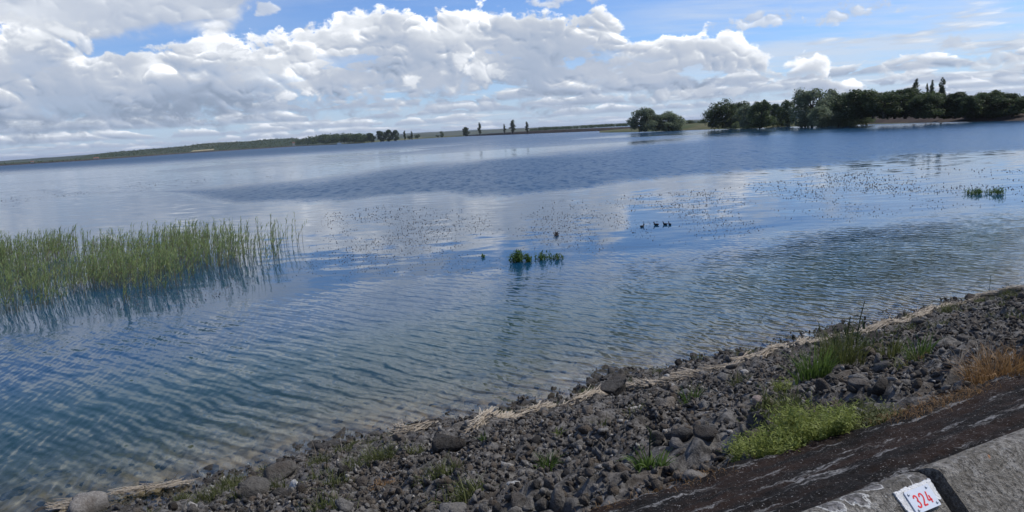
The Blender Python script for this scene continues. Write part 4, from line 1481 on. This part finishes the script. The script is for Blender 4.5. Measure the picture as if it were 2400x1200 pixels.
def make_tree(kind, seed):
    """a tree of height 1 and about the width of its kind: trunk with limbs, and a crown of leaves"""
    r = np.random.default_rng(seed)
    cen, rad = [], []
    if kind == 'willow':
        for k in range(52):
            a, z = r.uniform(0, 6.28), r.uniform(0.05, 0.84)
            q = 0.50 * math.sqrt(max(0.02, 1 - (z / 0.92) ** 2.2)) * r.uniform(0.25, 0.95)
            cen.append((q * math.cos(a), q * math.sin(a), z))
            s = r.uniform(0.09, 0.17)
            rad.append((s, s, s * r.uniform(0.9, 1.35)))
        n, leaf, bare = 11000, 0.021, 0.10
    elif kind == 'poplar':
        for k in range(14):
            z = 0.16 + 0.80 * k / 13
            w = 0.085 * math.sin(math.pi * min(0.93, (z + 0.12) * 0.86)) ** 0.6 + 0.012
            cen.append((r.normal(0, 0.022), r.normal(0, 0.022), z))
            rad.append((w * r.uniform(0.7, 1.15), w * r.uniform(0.7, 1.15), 0.075))
        n, leaf, bare = 2400, 0.016, 0.15
    elif kind == 'round':
        for k in range(40):
            a, z = r.uniform(0, 6.28), r.uniform(0.03, 0.86)
            q = 0.40 * math.sqrt(max(0.02, 1 - ((z - 0.3) / 0.62) ** 2)) * r.uniform(0.15, 0.95)
            cen.append((q * math.cos(a), q * math.sin(a), z))
            s = r.uniform(0.08, 0.155)
            rad.append((s, s, s))
        n, leaf, bare = 7500, 0.022, 0.16
    elif kind == 'tall':
        for _ in range(28):
            a, q = r.uniform(0, 6.28), 0.22 * math.sqrt(r.random())
            cen.append((q * math.cos(a), q * math.sin(a), r.uniform(0.04, 0.9 - 0.5 * q)))
            s = r.uniform(0.075, 0.14)
            rad.append((s, s, s * 1.2))
        n, leaf, bare = 4800, 0.021, 0.2
    else:       # bush
        for _ in range(12):
            a, q = r.uniform(0, 6.28), 0.45 * math.sqrt(r.random())
            cen.append((q * math.cos(a), q * math.sin(a), r.uniform(0.15, 0.8 - 0.5 * q)))
            s = r.uniform(0.18, 0.30)
            rad.append((s, s, s * 0.9))
        n, leaf, bare = 1300, 0.035, 0.1
    parts = [tube([(0, 0, -0.04), (0.006, 0.004, 0.2), (0, 0.01, 0.5), (0.01, 0, 0.75)], [0.030, 0.024, 0.014, 0.006], 7)]
    for c in cen[::3]:
        z0 = max(0.1, c[2] - 0.18)
        parts.append(tube([(0, 0, z0 * 0.8), (c[0] * 0.5, c[1] * 0.5, z0 + 0.05), c], [0.012, 0.008, 0.003], 5))
    tv, tf = join(parts)
    V, Fc, T = leaf_cloud(r, cen, rad, n, leaf)
    return tv, tf, V, Fc, T


TREE = {}


def tree(kind, m, px, base_y, top_y, dist, label, wide=1.0, group=None, variant=0, name=None, cat='tree'):
    """stands where the photo shows it: foot and top in photo coordinates, at a real distance"""
    key = (kind, m, variant)
    if key not in TREE:
        tv, tf, V, Fc, T = make_tree(kind, hash_(key))
        a = obj('trunk', tv, tf, M['bark'], smooth=True)
        b = obj('crown', V, Fc, M[m], attrs={'tint': T})
        TREE[key] = (a.data, b.data)
        bpy.data.objects.remove(a)
        bpy.data.objects.remove(b)
    if dist < 0:                       # stands on the ground it is seen on
        q = P(px, base_y, 0.7)
        dist = math.hypot(q[0], q[1])
    foot, top = at(px, base_y, dist), at(px, top_y, dist)
    h = top[2] - foot[2]
    r = random.Random(int(px * 31 + top_y))
    root = empty(name or {'willow': 'willow_tree', 'poplar': 'poplar_tree', 'round': 'broadleaf_tree', 'tall': 'broadleaf_tree', 'bush': 'bush'}[kind], tuple(foot), r.uniform(0, 6.28))
    wide = wide * {'willow': 1.32, 'round': 1.25, 'tall': 1.25}.get(kind, 1.0)
    root.scale = (h * wide, h * wide, h)
    tag(root, label, cat, group)
    for nm, me in zip(('trunk', 'crown'), TREE[key]):
        o = bpy.data.objects.new(nm, me)
        COL.objects.link(o)
        o.parent = root
    return root


def hash_(key):
    return sum(ord(c) * (i + 3) for i, c in enumerate(str(key))) % 99991


# willow point
tree('willow', 'tree_willow', 1515, 306, 252, 455, 'left of the two round willows standing alone at the tip of the point', 1.15, variant=0)
tree('willow', 'tree_willow', 1567, 306, 261, 460, 'right of the two round willows standing alone at the tip of the point', 1.35, variant=1)
tree('willow', 'tree_dark', 1693, 298, 236, 395, 'dark willow at the left of the middle tree group', 1.1, variant=0)
tree('round', 'tree_dark', 1738, 298, 238, 410, 'dark broadleaf tree behind the middle of the middle group', 1.0, variant=0)
tree('willow', 'tree_willow', 1752, 299, 246, 385, 'grey-green willow in the middle of the middle group', 1.0, variant=2)
tree('round', 'tree_dark', 1785, 298, 231, 305, 'tallest dark tree of the middle group with a pointed top', 0.85, variant=1)
tree('round', 'tree_dark', 1812, 297, 243, 410, 'dark tree at the right of the middle group', 0.8, variant=2)
tree('willow', 'tree_light', 1781, 300, 256, 365, 'lighter green willow in front of the middle group at the water', 1.3, variant=3)
tree('bush', 'tree_light', 1724, 300.5, 281, 370, 'small olive bush at the foot of the middle group', 0.9, variant=0, cat='bush')
tree('tall', 'tree_dark', 1846, 296, 231, 370, 'narrow dark tree between the middle group and the big willows', 0.8, variant=0)
tree('tall', 'tree_dark', 1832, 297, 246, 380, 'short dark tree left of the narrow dark tree', 0.8, variant=1)
tree('willow', 'tree_willow', 1903, 296, 206, 325, 'biggest willow with a broad dome left in the big willow group', 0.98, variant=0)
tree('willow', 'tree_willow', 1962, 295, 209, 335, 'tall willow behind the centre of the big willow group', 0.85, variant=1)
tree('willow', 'tree_light', 2002, 293, 234, 300, 'lighter front willow at the right end of the big group', 1.2, variant=2)
tree('willow', 'tree_willow', 1925, 296, 250, 305, 'low front willow hanging over the water under the biggest willow', 1.1, variant=3)
tree('willow', 'tree_willow', 1965, 295, 256, 300, 'low round willow between the front willows of the big group', 0.95, variant=1)
# dark row behind the right dike
_row = [(1992, 216), (2018, 205), (2046, 214), (2072, 217), (2097, 208), (2122, 206), (2150, 213), (2168, 217), (2190, 219), (2222, 220), (2238, 213), (2262, 224), (2286, 222), (2318, 209), (2352, 219), (2372, 224), (2398, 223)]
_txt = ['first tree of the dark row, just behind the big willows', 'dark tree with a raised top behind the big willows', 'third tree of the dark row behind the dike, low topped', 'fourth dark tree of the row, left of the rounded pair', 'left of the rounded pair of dark trees before the poplars', 'right of the rounded pair of dark trees before the poplars',
        'dark tree at the foot of the left poplar', 'dark tree at the foot of the thin middle poplars', 'dark tree between the middle and the right poplar', 'pale loose tree right of the right poplar, near its foot', 'loose open tree with see-through crown right of the poplars', 'low dark tree right of the open tree',
        'low loose tree left of the big dark dome', 'big dark dome tree in the right part of the row', 'broad dark tree right of the big dome', 'low dark tree near the right picture edge', 'dark tree cut by the right picture edge']
for _i, ((_x, _t), _l) in enumerate(zip(_row, _txt)):
    tree('round' if _i % 3 else 'tall', 'tree_dark' if _i not in (9, 10, 12) else 'tree_poplar', _x, 276, _t, 285 - 6 * (_i % 4), _l, (1.4 if _i % 3 else 1.9), 'dark tree row behind the dike', _i % 3)
tree('poplar', 'tree_poplar', 2143, 272, 187.5, 300, 'left poplar rising above the dark row', 1.0, 'poplars in the dark row', 0)
tree('poplar', 'tree_poplar', 2170, 272, 198, 303, 'short thin poplar, left of the close middle pair', 0.6, 'poplars in the dark row', 1)
tree('poplar', 'tree_poplar', 2182, 272, 191, 300, 'taller poplar of the close middle pair', 0.75, 'poplars in the dark row', 2)
tree('poplar', 'tree_poplar', 2206, 272, 184.5, 297, 'right poplar, tallest in the dark row', 0.95, 'poplars in the dark row', 1)
for _x, _t, _l in ((1622, 278, 'low dark bush right of the lone willows'), (1643, 277, 'low dark bush left of the middle tree group')):
    tree('bush', 'tree_dark', _x, 293, _t, 600, _l, 1.6, None, 1, cat='bush')
for _x, _b, _t, _d, _m, _l in ((1668, 300.5, 284, 400, 'tree_dark', 'low dark bush at the waterline, left end of the middle group'), (1700, 301, 285, 395, 'tree_willow', 'grey bush at the waterline left of the small olive bush'),
                               (1822, 298, 278, 385, 'tree_dark', 'dark bush at the waterline below the short dark tree'), (1850, 297, 274, 370, 'tree_willow', 'bush at the waterline below the narrow dark tree'),
                               (1880, 296.5, 266, 330, 'tree_willow', 'bush at the left foot of the biggest willow'), (1985, 294, 268, 310, 'tree_dark', 'dark bush between the low front willows of the big group'), (2030, 292, 268, 300, 'tree_light', 'light bush at the right foot of the front willow')):
    tree('bush', _m, _x, _b, _t, _d, _l, 1.25, None, 1, cat='bush')
# the wooded point and the middle dike
for _x, _b, _t, _k, _w, _l in ((893, 332, 306, 'round', 0.95, 'dark round tree at the front of the wooded point'), (912, 331, 303, 'round', 0.9, 'tallest round tree of the wooded point'), (928, 330, 304, 'round', 0.9, 'round tree at the right of the tall one on the wooded point'),
                               (870, 333, 311, 'round', 1.0, 'dark tree joining the wood to the round trees'), (949, 328, 306.5, 'poplar', 1.3, 'left small poplar right of the wooded point'), (966, 327, 307.5, 'poplar', 1.3, 'right small poplar right of the wooded point'),
                               (960, 327.5, 314.5, 'bush', 0.9, 'low bush under the two small poplars'), (979, 326, 311, 'bush', 0.9, 'round dark bush right of the two small poplars'), (1036, 321, 307, 'tall', 0.9, 'small pale tree alone in the grass'), (1025, 322, 315, 'bush', 1.4, 'low bush beside the small pale tree'),
                               (845, 334.5, 322, 'bush', 1.3, 'low bush at the shore of the wooded point')):
    tree(_k, 'tree_dark' if _k != 'tall' else 'tree_light', _x, _b, _t, 1500, _l, _w, None, 2 if _k != 'bush' else 2, cat='bush' if _k == 'bush' else 'tree')
for _x, _b, _t, _k, _w, _l in ((1092, 318, 297, 'round', 0.9, 'round tree at the left end of the middle dike'), (1125, 316, 287.5, 'poplar', 1.35, 'tall dark poplar at the left of the middle dike'), (1183, 313, 291, 'poplar', 1.2, 'small poplar left of the broad one on the middle dike'),
                               (1202, 312, 281.5, 'poplar', 2.0, 'broad tall poplar on the middle dike'), (1236, 311, 285.5, 'poplar', 1.5, 'right poplar on the middle dike')):
    tree(_k, 'tree_poplar', _x, _b, _t, 1250, _l, _w, None, 0, cat='tree')


# ------------------------------------------------------------------ far woods that read as one mass
def wood(name, label, spots, m, seed, leaf=1.0, per=70):
    """crowns of a far wood: spots are (photo x, foot y, top y, distance)"""
    r = np.random.default_rng(seed)
    VV, FF, TT, b = [], [], [], 0
    for px, by, ty, dist in spots:
        foot, top = at(px, by, dist), at(px, ty, dist)
        h = max(top[2] - foot[2], 2.0)
        cen = [tuple(foot + np.array([r.normal(0, 0.18 * h), r.normal(0, 0.18 * h), h * r.uniform(0.25, 0.72)])) for _ in range(5)]
        rad = [(h * 0.26, h * 0.26, h * 0.26)] * 5
        V, Fc, T = leaf_cloud(r, cen, rad, per, leaf * h * 0.07)
        VV.append(V)
        FF.append(Fc + b)
        TT.append(np.clip(T * 0.6 + r.uniform(0, 0.4), 0, 1))
        b += len(V)
    o = obj(name, np.concatenate(VV), np.concatenate(FF), M[m], attrs={'tint': np.concatenate(TT)})
    return tag(o, label, 'woodland', kind='stuff')


def along(knots, count, seed, jx=3.0, jy=1.5):
    """knots: (x, foot y, top y, distance)"""
    r = np.random.default_rng(seed)
    k = np.array(knots, float)
    out = []
    for _ in range(count):
        x = r.uniform(k[0, 0], k[-1, 0])
        by, ty, dd = (np.interp(x, k[:, 0], k[:, j]) for j in (1, 2, 3))
        hh = by - ty
        out.append((x, by, ty + abs(r.normal(0, jy)) * min(1, hh / 10), dd * r.uniform(0.98, 1.06)))
    return out


wood('dark_wood', 'dark wood on the point left of the round trees', along([(698, 341, 325, 2700), (720, 340, 321, 2400), (740, 339, 315, 2200), (760, 338.5, 313, 2000), (800, 337, 311.5, 1700), (850, 334.5, 311, 1560), (868, 333.5, 315, 1540)], 150, 5), 'tree_dark', 5, per=110)
wood('hedge_wood', 'long dark hedge of trees behind the middle dike', along([(1243, 309, 300, 1500), (1270, 307, 296.5, 1450), (1340, 303, 294, 1400), (1400, 300, 291, 1300), (1440, 298, 288.5, 1250), (1486, 296, 288.0, 1200)], 230, 6, 2, 1.0), 'tree_dark', 6, per=80)
_spots = []
_rr = np.random.default_rng(17)
_kx = [200, 240, 320, 420, 470, 520, 580, 640, 690, 700]
_ky = [367, 356.5, 349.5, 341, 334, 331.5, 328.5, 322.5, 321, 322]
for _ in range(900):
    _x = _rr.uniform(205, 700)
    _c = np.interp(_x, _kx, _ky)
    _s = np.interp(_x, [0, 200, 450, 700], [387, 375.5, 357.5, 341.8])
    _u = _rr.random() ** 1.3
    _ty = _c + (_s - 3.2 - _c) * _u
    if 445 < _x < 500 and _ty > 347 or 535 < _x < 560 and 343 < _ty < 347:
        continue                                   # the pale fields stay open
    _spots.append((_x, _ty + _rr.uniform(4.0, 6.5), _ty, 3250 - 420 * _u))
wood('hill_wood', 'green wooded hillside on the far left shore', _spots, 'tree_dark', 7, per=70)
wood('far_left_wood', 'thin line of far trees at the left picture edge', along([(-300, 406, 402, 1450), (0, 387, 381.5, 1450), (60, 383, 378.5, 1450), (100, 381, 375.5, 1500), (140, 379, 375, 1500), (170, 377, 371.5, 1550), (215, 375, 369, 1650)], 110, 8, 2, 1.6), 'tree_dark', 8, per=60)
tag(obj('stubble_field', np.array([at(447, 355.2, 2850), at(500, 351.2, 2850), at(503, 348.8, 2900), at(452, 352.6, 2900), at(447, 358, 2850), at(500, 354, 2850)]), [(0, 1, 2, 3), (4, 5, 1, 0)], M['field']), kind='structure')


def far_house(px, base_y, w_px, h_px, dist, label):
    """a small far house, a few pixels wide: walls and gable roof"""
    c = at(px, base_y, dist)
    w, h = w_px / 1600 * dist, h_px / 1600 * dist
    root = empty('farm_house', tuple(c), -math.atan2(c[0], c[1]))
    tag(root, label, 'house', 'far pale houses')
    d_ = w * 0.5
    x0, x1 = -w / 2, w / 2
    V = [(x0, 0, -2), (x1, 0, -2), (x1, d_, -2), (x0, d_, -2), (x0, 0, h * 0.6), (x1, 0, h * 0.6), (x1, d_, h * 0.6), (x0, d_, h * 0.6)]
    obj('wall', V, [(0, 1, 5, 4), (1, 2, 6, 5), (2, 3, 7, 6), (3, 0, 4, 7)], M['house_wall'], root)
    V = [(x0 - 0.4, -0.5, h * 0.58), (x1 + 0.4, -0.5, h * 0.58), (x1 + 0.4, d_ / 2, h), (x0 - 0.4, d_ / 2, h), (x1 + 0.4, d_ + 0.5, h * 0.58), (x0 - 0.4, d_ + 0.5, h * 0.58)]
    obj('roof', V, [(0, 1, 2, 3), (3, 2, 4, 5), (0, 3, 5), (1, 4, 2)], M['house_roof'], root)


M['house_wall'] = plain('house_plaster', (0.55, 0.50, 0.42), 0.9, 0.1, 0.2)
M['house_roof'] = plain('roof_tiles', (0.20, 0.10, 0.07), 0.9, 0.2, 0.4)
far_house(226, 374.2, 9, 5, 1480, 'tiny pale house on the far left shore below the first hill')
far_house(689, 341.0, 6, 8, 2900, 'tiny pale house at the left edge of the dark wood')
far_house(76, 382, 5, 4, 1420, 'tiny pale house among the far trees near the left edge')


# ------------------------------------------------------------------ reeds
def inside(poly, x, y):
    c = np.zeros(len(x), bool)
    n = len(poly)
    for i in range(n):
        (x0, y0), (x1, y1) = poly[i], poly[(i + 1) % n]
        hit = ((y0 > y) != (y1 > y)) & (x < (x1 - x0) * (y - y0) / (y1 - y0 + 1e-9) + x0)
        c ^= hit
    return c


def build_reeds():
    r = np.random.default_rng(12)
    poly_px = [(-260, 790), (-60, 760), (60, 742), (230, 736), (330, 716), (430, 688), (470, 655), (560, 640), (640, 616), (735, 592), (765, 588), (760, 566), (640, 566), (450, 584), (200, 596), (-60, 600), (-260, 612)]
    poly = [tuple(P(x, y, 0)[:2]) for x, y in poly_px]
    xs, ys = [q[0] for q in poly], [q[1] for q in poly]
    k = 60000
    x, y = r.uniform(min(xs), max(xs), k), r.uniform(min(ys), max(ys), k)
    m = inside(poly, x, y)
    x, y = x[m], y[m]
    px, py = to_px(x, y)
    lo = np.interp(px, [q[0] for q in poly_px[:11]], [q[1] for q in poly_px[:11]])
    edge = np.clip((lo - py) / 95, 0, 1)                       # thin towards the open water
    dens = (0.26 + 0.74 * edge ** 1.2) * np.clip(1 - (px - 480) / 480, 0.32, 1)
    clump = fbm(x * 0.55, y * 0.55, 3, 51)
    keep = r.random(len(x)) < dens * np.clip(0.55 + 0.9 * clump, 0.06, 1.3) * 0.30
    x, y = x[keep], y[keep]
    if len(x) > 8200:
        i = r.choice(len(x), 8200, replace=False)
        x, y = x[i], y[i]
    k = len(x)
    root = np.stack([x, y, np.full(k, -0.12)], -1)
    h = r.uniform(0.95, 1.75, k) * (1 + 0.12 * fbm(x * 0.3, y * 0.3, 2, 3))
    az = r.normal(0.5, 0.9, k)                                   # the wind leans them to the right
    lean = np.abs(r.normal(0.10, 0.10, k)) + np.where(r.random(k) < 0.12, r.uniform(0.2, 0.9, k), 0)      # some bent or broken
    dead = r.random(k) < 0.22
    h = np.where(dead, h * r.uniform(0.4, 0.85, k), h)
    V1, F1, p1 = blades(root, az, h, lean, r.uniform(0.012, 0.022, k), 3, taper=0.5, face=r.uniform(-0.6, 0.6, k))
    t1 = np.repeat(r.random(k), p1)
    stems = obj('reed_stalks', V1, F1, M['reed_dry'], attrs={'tint': t1})
    L = 8
    i = np.repeat(np.where(~dead)[0], L)
    kk = len(i)
    u = np.clip(r.uniform(0.22, 1.0, kk), 0, 1)
    dirv = np.stack([np.cos(az[i]), np.sin(az[i])], -1)
    base = root[i].copy()
    base[:, :2] += dirv * (np.sin(lean[i] * u) * u * h[i])[:, None]
    base[:, 2] += np.cos(lean[i] * u) * u * h[i]
    side = np.where(r.random(kk) < 0.72, r.normal(0.35, 0.8, kk), r.uniform(0, 6.28, kk))
    V2, F2, p2 = blades(base, side, r.uniform(0.22, 0.46, kk), r.uniform(0.35, 1.25, kk), r.uniform(0.016, 0.032, kk), 2, taper=0.85, curl=0.12, face=r.uniform(-0.9, 0.9, kk))
    t2 = np.repeat(np.clip(r.normal(0.5, 0.28, kk), 0, 1), p2)
    leaves = obj('reed_leaves', V2, F2, M['reed'], attrs={'tint': t2})
    bed = empty('reed_bed', tuple(P(250, 680, 0)))
    tag(bed, 'wide green reed bed standing in the water at the left', 'reeds', kind='stuff')
    for o in (stems, leaves):
        o.parent = bed
        o.matrix_parent_inverse = Matrix.Translation(-Vector(bed.location))
    # lone stems beyond the right end of the bed
    return bed


build_reeds()


# ------------------------------------------------------------------ pondweed tips, water plants, coots
def build_pondweed():
    r = np.random.default_rng(31)
    k = 120000
    px, py = r.uniform(0, 2420, k), r.uniform(395, 770, k)
    near_y = np.interp(px, [0, 200, 400, 600, 800, 950, 1150, 1300, 1500, 1700, 1900, 2100, 2250, 2400], [775, 762, 737, 700, 668, 652, 638, 620, 593, 560, 530, 505, 490, 478])
    top_y = np.interp(px, [0, 400, 700, 760, 900, 1050, 1300, 1500, 1700, 1900, 2100, 2400], [700, 660, 600, 500, 480, 490, 470, 455, 440, 405, 385, 370])
    mid = (py - top_y) / np.maximum(near_y - top_y, 1)
    d = np.where((mid > 0) & (mid < 1.06), np.clip(np.sin(np.pi * np.clip(mid * 0.85 + 0.15, 0, 1)), 0, 1) ** 0.7, 0)
    d = d * np.interp(px, [0, 300, 500, 760, 820, 2400], [0.25, 0.45, 0.5, 0.55, 1.0, 0.9])
    left = np.exp(-((py - np.interp(px, [0, 150, 430, 700], [473, 452, 424, 404])) / 9) ** 2) * (px < 720) * 0.95
    v = _F * 1600 + np.outer(px - 1200, _R) + np.outer(600 - py, _U)
    q = v * (-EYE / v[:, 2])[:, None] + np.array([0, 0, EYE])
    clump = fbm(q[:, 0] * 0.35, q[:, 1] * 0.12, 3, 19)
    d = d * np.clip(0.45 + 0.8 * clump, 0.0, 1) + left * np.clip(0.3 + clump, 0, 1)
    dist = np.linalg.norm(q[:, :2], axis=1)
    keep = r.random(k) < d * 0.9
    q, dist = q[keep], dist[keep]
    k = len(q)
    q[:, 2] = -0.01
    sz = r.uniform(0.036, 0.092, k) * np.clip(dist / 38, 0.8, 1.9)
    V, Fc, per = blades(q, r.uniform(0, 6.28, k), sz, r.uniform(0.7, 1.7, k), sz * r.uniform(0.3, 0.6, k), 2, taper=0.6, face=r.uniform(0, 6.28, k))
    o = obj('pondweed_tips', V, Fc, M['weed'], attrs={'tint': np.repeat(r.random(k), per)})
    tag(o, 'dark pondweed tips breaking the calm water all across the lake', 'pondweed', kind='stuff')


build_pondweed()


def water_plant(px, py, w_px, h_px, count, label, deep=0.5, seed=1, m='water_plant'):
    r = np.random.default_rng(seed)
    c = P(px, py, 0)
    dist = np.linalg.norm(c - np.array([0, 0, EYE]))
    wr, h = w_px / 1600 * dist / 2, h_px / 1600 * dist
    x = r.normal(0, wr * 0.5, count).clip(-wr, wr)
    y = r.normal(0, wr * deep, count)
    root = np.stack([x, y, np.full(count, -0.05)], -1)
    hh = h * r.uniform(0.4, 1.05, count)
    V1, F1, p1 = blades(root, r.uniform(0, 6.28, count), hh, r.uniform(0.05, 0.5, count), 0.02, 3, taper=0.5, face=r.uniform(0, 6.28, count))
    L = 7
    i = np.repeat(np.arange(count), L)
    b = root[i] + np.stack([r.normal(0, 0.03, count * L), r.normal(0, 0.03, count * L), hh[i] * r.uniform(0.15, 1.0, count * L)], -1)
    V2, F2, p2 = blades(b, r.uniform(0, 6.28, count * L), r.uniform(0.07, 0.15, count * L), r.uniform(0.4, 1.8, count * L), r.uniform(0.03, 0.05, count * L), 2, taper=0.7, face=r.uniform(0, 6.28, count * L))
    root_o = empty('water_plant', tuple(c))
    tag(root_o, label, 'water plant')
    o = obj('stems', V1, F1, M[m], root_o, attrs={'tint': np.repeat(r.random(count) * 0.4, p1)})
    o['kind'] = 'stuff'
    o = obj('leaves', V2, F2, M[m], root_o, attrs={'tint': np.repeat(r.random(count * L), p2)})
    o['kind'] = 'stuff'


water_plant(1214, 612, 38, 28, 70, 'dense bright green water plant in the middle of the lake', 0.6, 1)
water_plant(1238, 613, 18, 20, 22, 'small green water plant touching the right side of the dense one', 0.6, 2)
water_plant(1272, 608, 34, 20, 26, 'thin green water plant right of the dense clump', 0.6, 3)
water_plant(1304, 607, 30, 18, 18, 'sparse water plant at the right end of the green clumps', 0.6, 4)
water_plant(2290, 454, 50, 12, 60, 'green water plant near the right edge of the lake, left of its pair', 0.5, 5)
water_plant(2337, 455, 26, 14, 40, 'green water plant near the right edge of the lake, right of its pair', 0.5, 6)
water_plant(1133, 603, 8, 8, 6, 'tiny green sprig left of the dense green water plant', 0.6, 7)
water_plant(1306, 552, 10, 10, 8, 'tiny dark sprig standing above the sparse water plant', 0.6, 8, 'weed')


def coot(px, py, size, heading, label, up=1.0):
    """a small dark waterbird afloat: one body from tail to head, a bill"""
    c = P(px, py, 0)
    root = empty('waterbird', (c[0], c[1], 0.0), heading)
    root.scale = (size, size, size)
    tag(root, label, 'bird', 'four dark waterbirds on the lake')
    path = [(-0.22, 0, 0.10), (-0.17, 0, 0.085), (-0.10, 0, 0.06), (0.0, 0, 0.045), (0.08, 0, 0.055), (0.125, 0, 0.09), (0.145, 0, 0.14), (0.152, 0, 0.18 * up), (0.165, 0, 0.215 * up), (0.19, 0, 0.222 * up), (0.212, 0, 0.215 * up)]
    rad = [0.006, 0.035, 0.072, 0.088, 0.078, 0.055, 0.038, 0.033, 0.040, 0.034, 0.012]
    V, Fc = tube(path, rad, 10)
    k = 10
    Fc = Fc.tolist() + [tuple(range(k))[::-1], tuple(range(len(V) - k, len(V)))]
    obj('body', V, Fc, M['coot'], root, smooth=True)
    V, Fc = tube([(0.205, 0, 0.216 * up), (0.235, 0, 0.208 * up), (0.258, 0, 0.200 * up)], [0.016, 0.011, 0.003], 6)
    obj('bill', V, Fc, M['bill'], root, smooth=True)


coot(1505, 532, 0.72, 0.4, 'leftmost of the four dark waterbirds, a little apart and lowest', 0.95)
coot(1538, 528, 0.78, 2.6, 'second dark waterbird from the left', 1.0)
coot(1559, 527, 0.74, 2.4, 'third dark waterbird, left one of the close pair', 1.0)
coot(1570, 527, 0.68, 1.9, 'rightmost of the four dark waterbirds', 1.1)


# ------------------------------------------------------------------ air
def haze():
    m, t, out = mat('air')
    v = t.node('ShaderNodeVolumePrincipled', {'Color': (0.80, 0.88, 1.0), 'Density': 0.5 / 13000.0, 'Anisotropy': 0.2})
    t.l.new(v.outputs[0], out.inputs['Volume'])
    a, z0, z1 = 46000.0, -4.0, 190.0
    V = [(x, y, z) for z in (z0, z1) for y in (-a, a) for x in (-a, a)]
    o = obj('haze', V, [(0, 2, 3, 1), (4, 5, 7, 6), (0, 1, 5, 4), (2, 6, 7, 3), (0, 4, 6, 2), (1, 3, 7, 5)], m)
    tag(o, 'thin pale air over the lake', 'haze', kind='stuff')


haze()
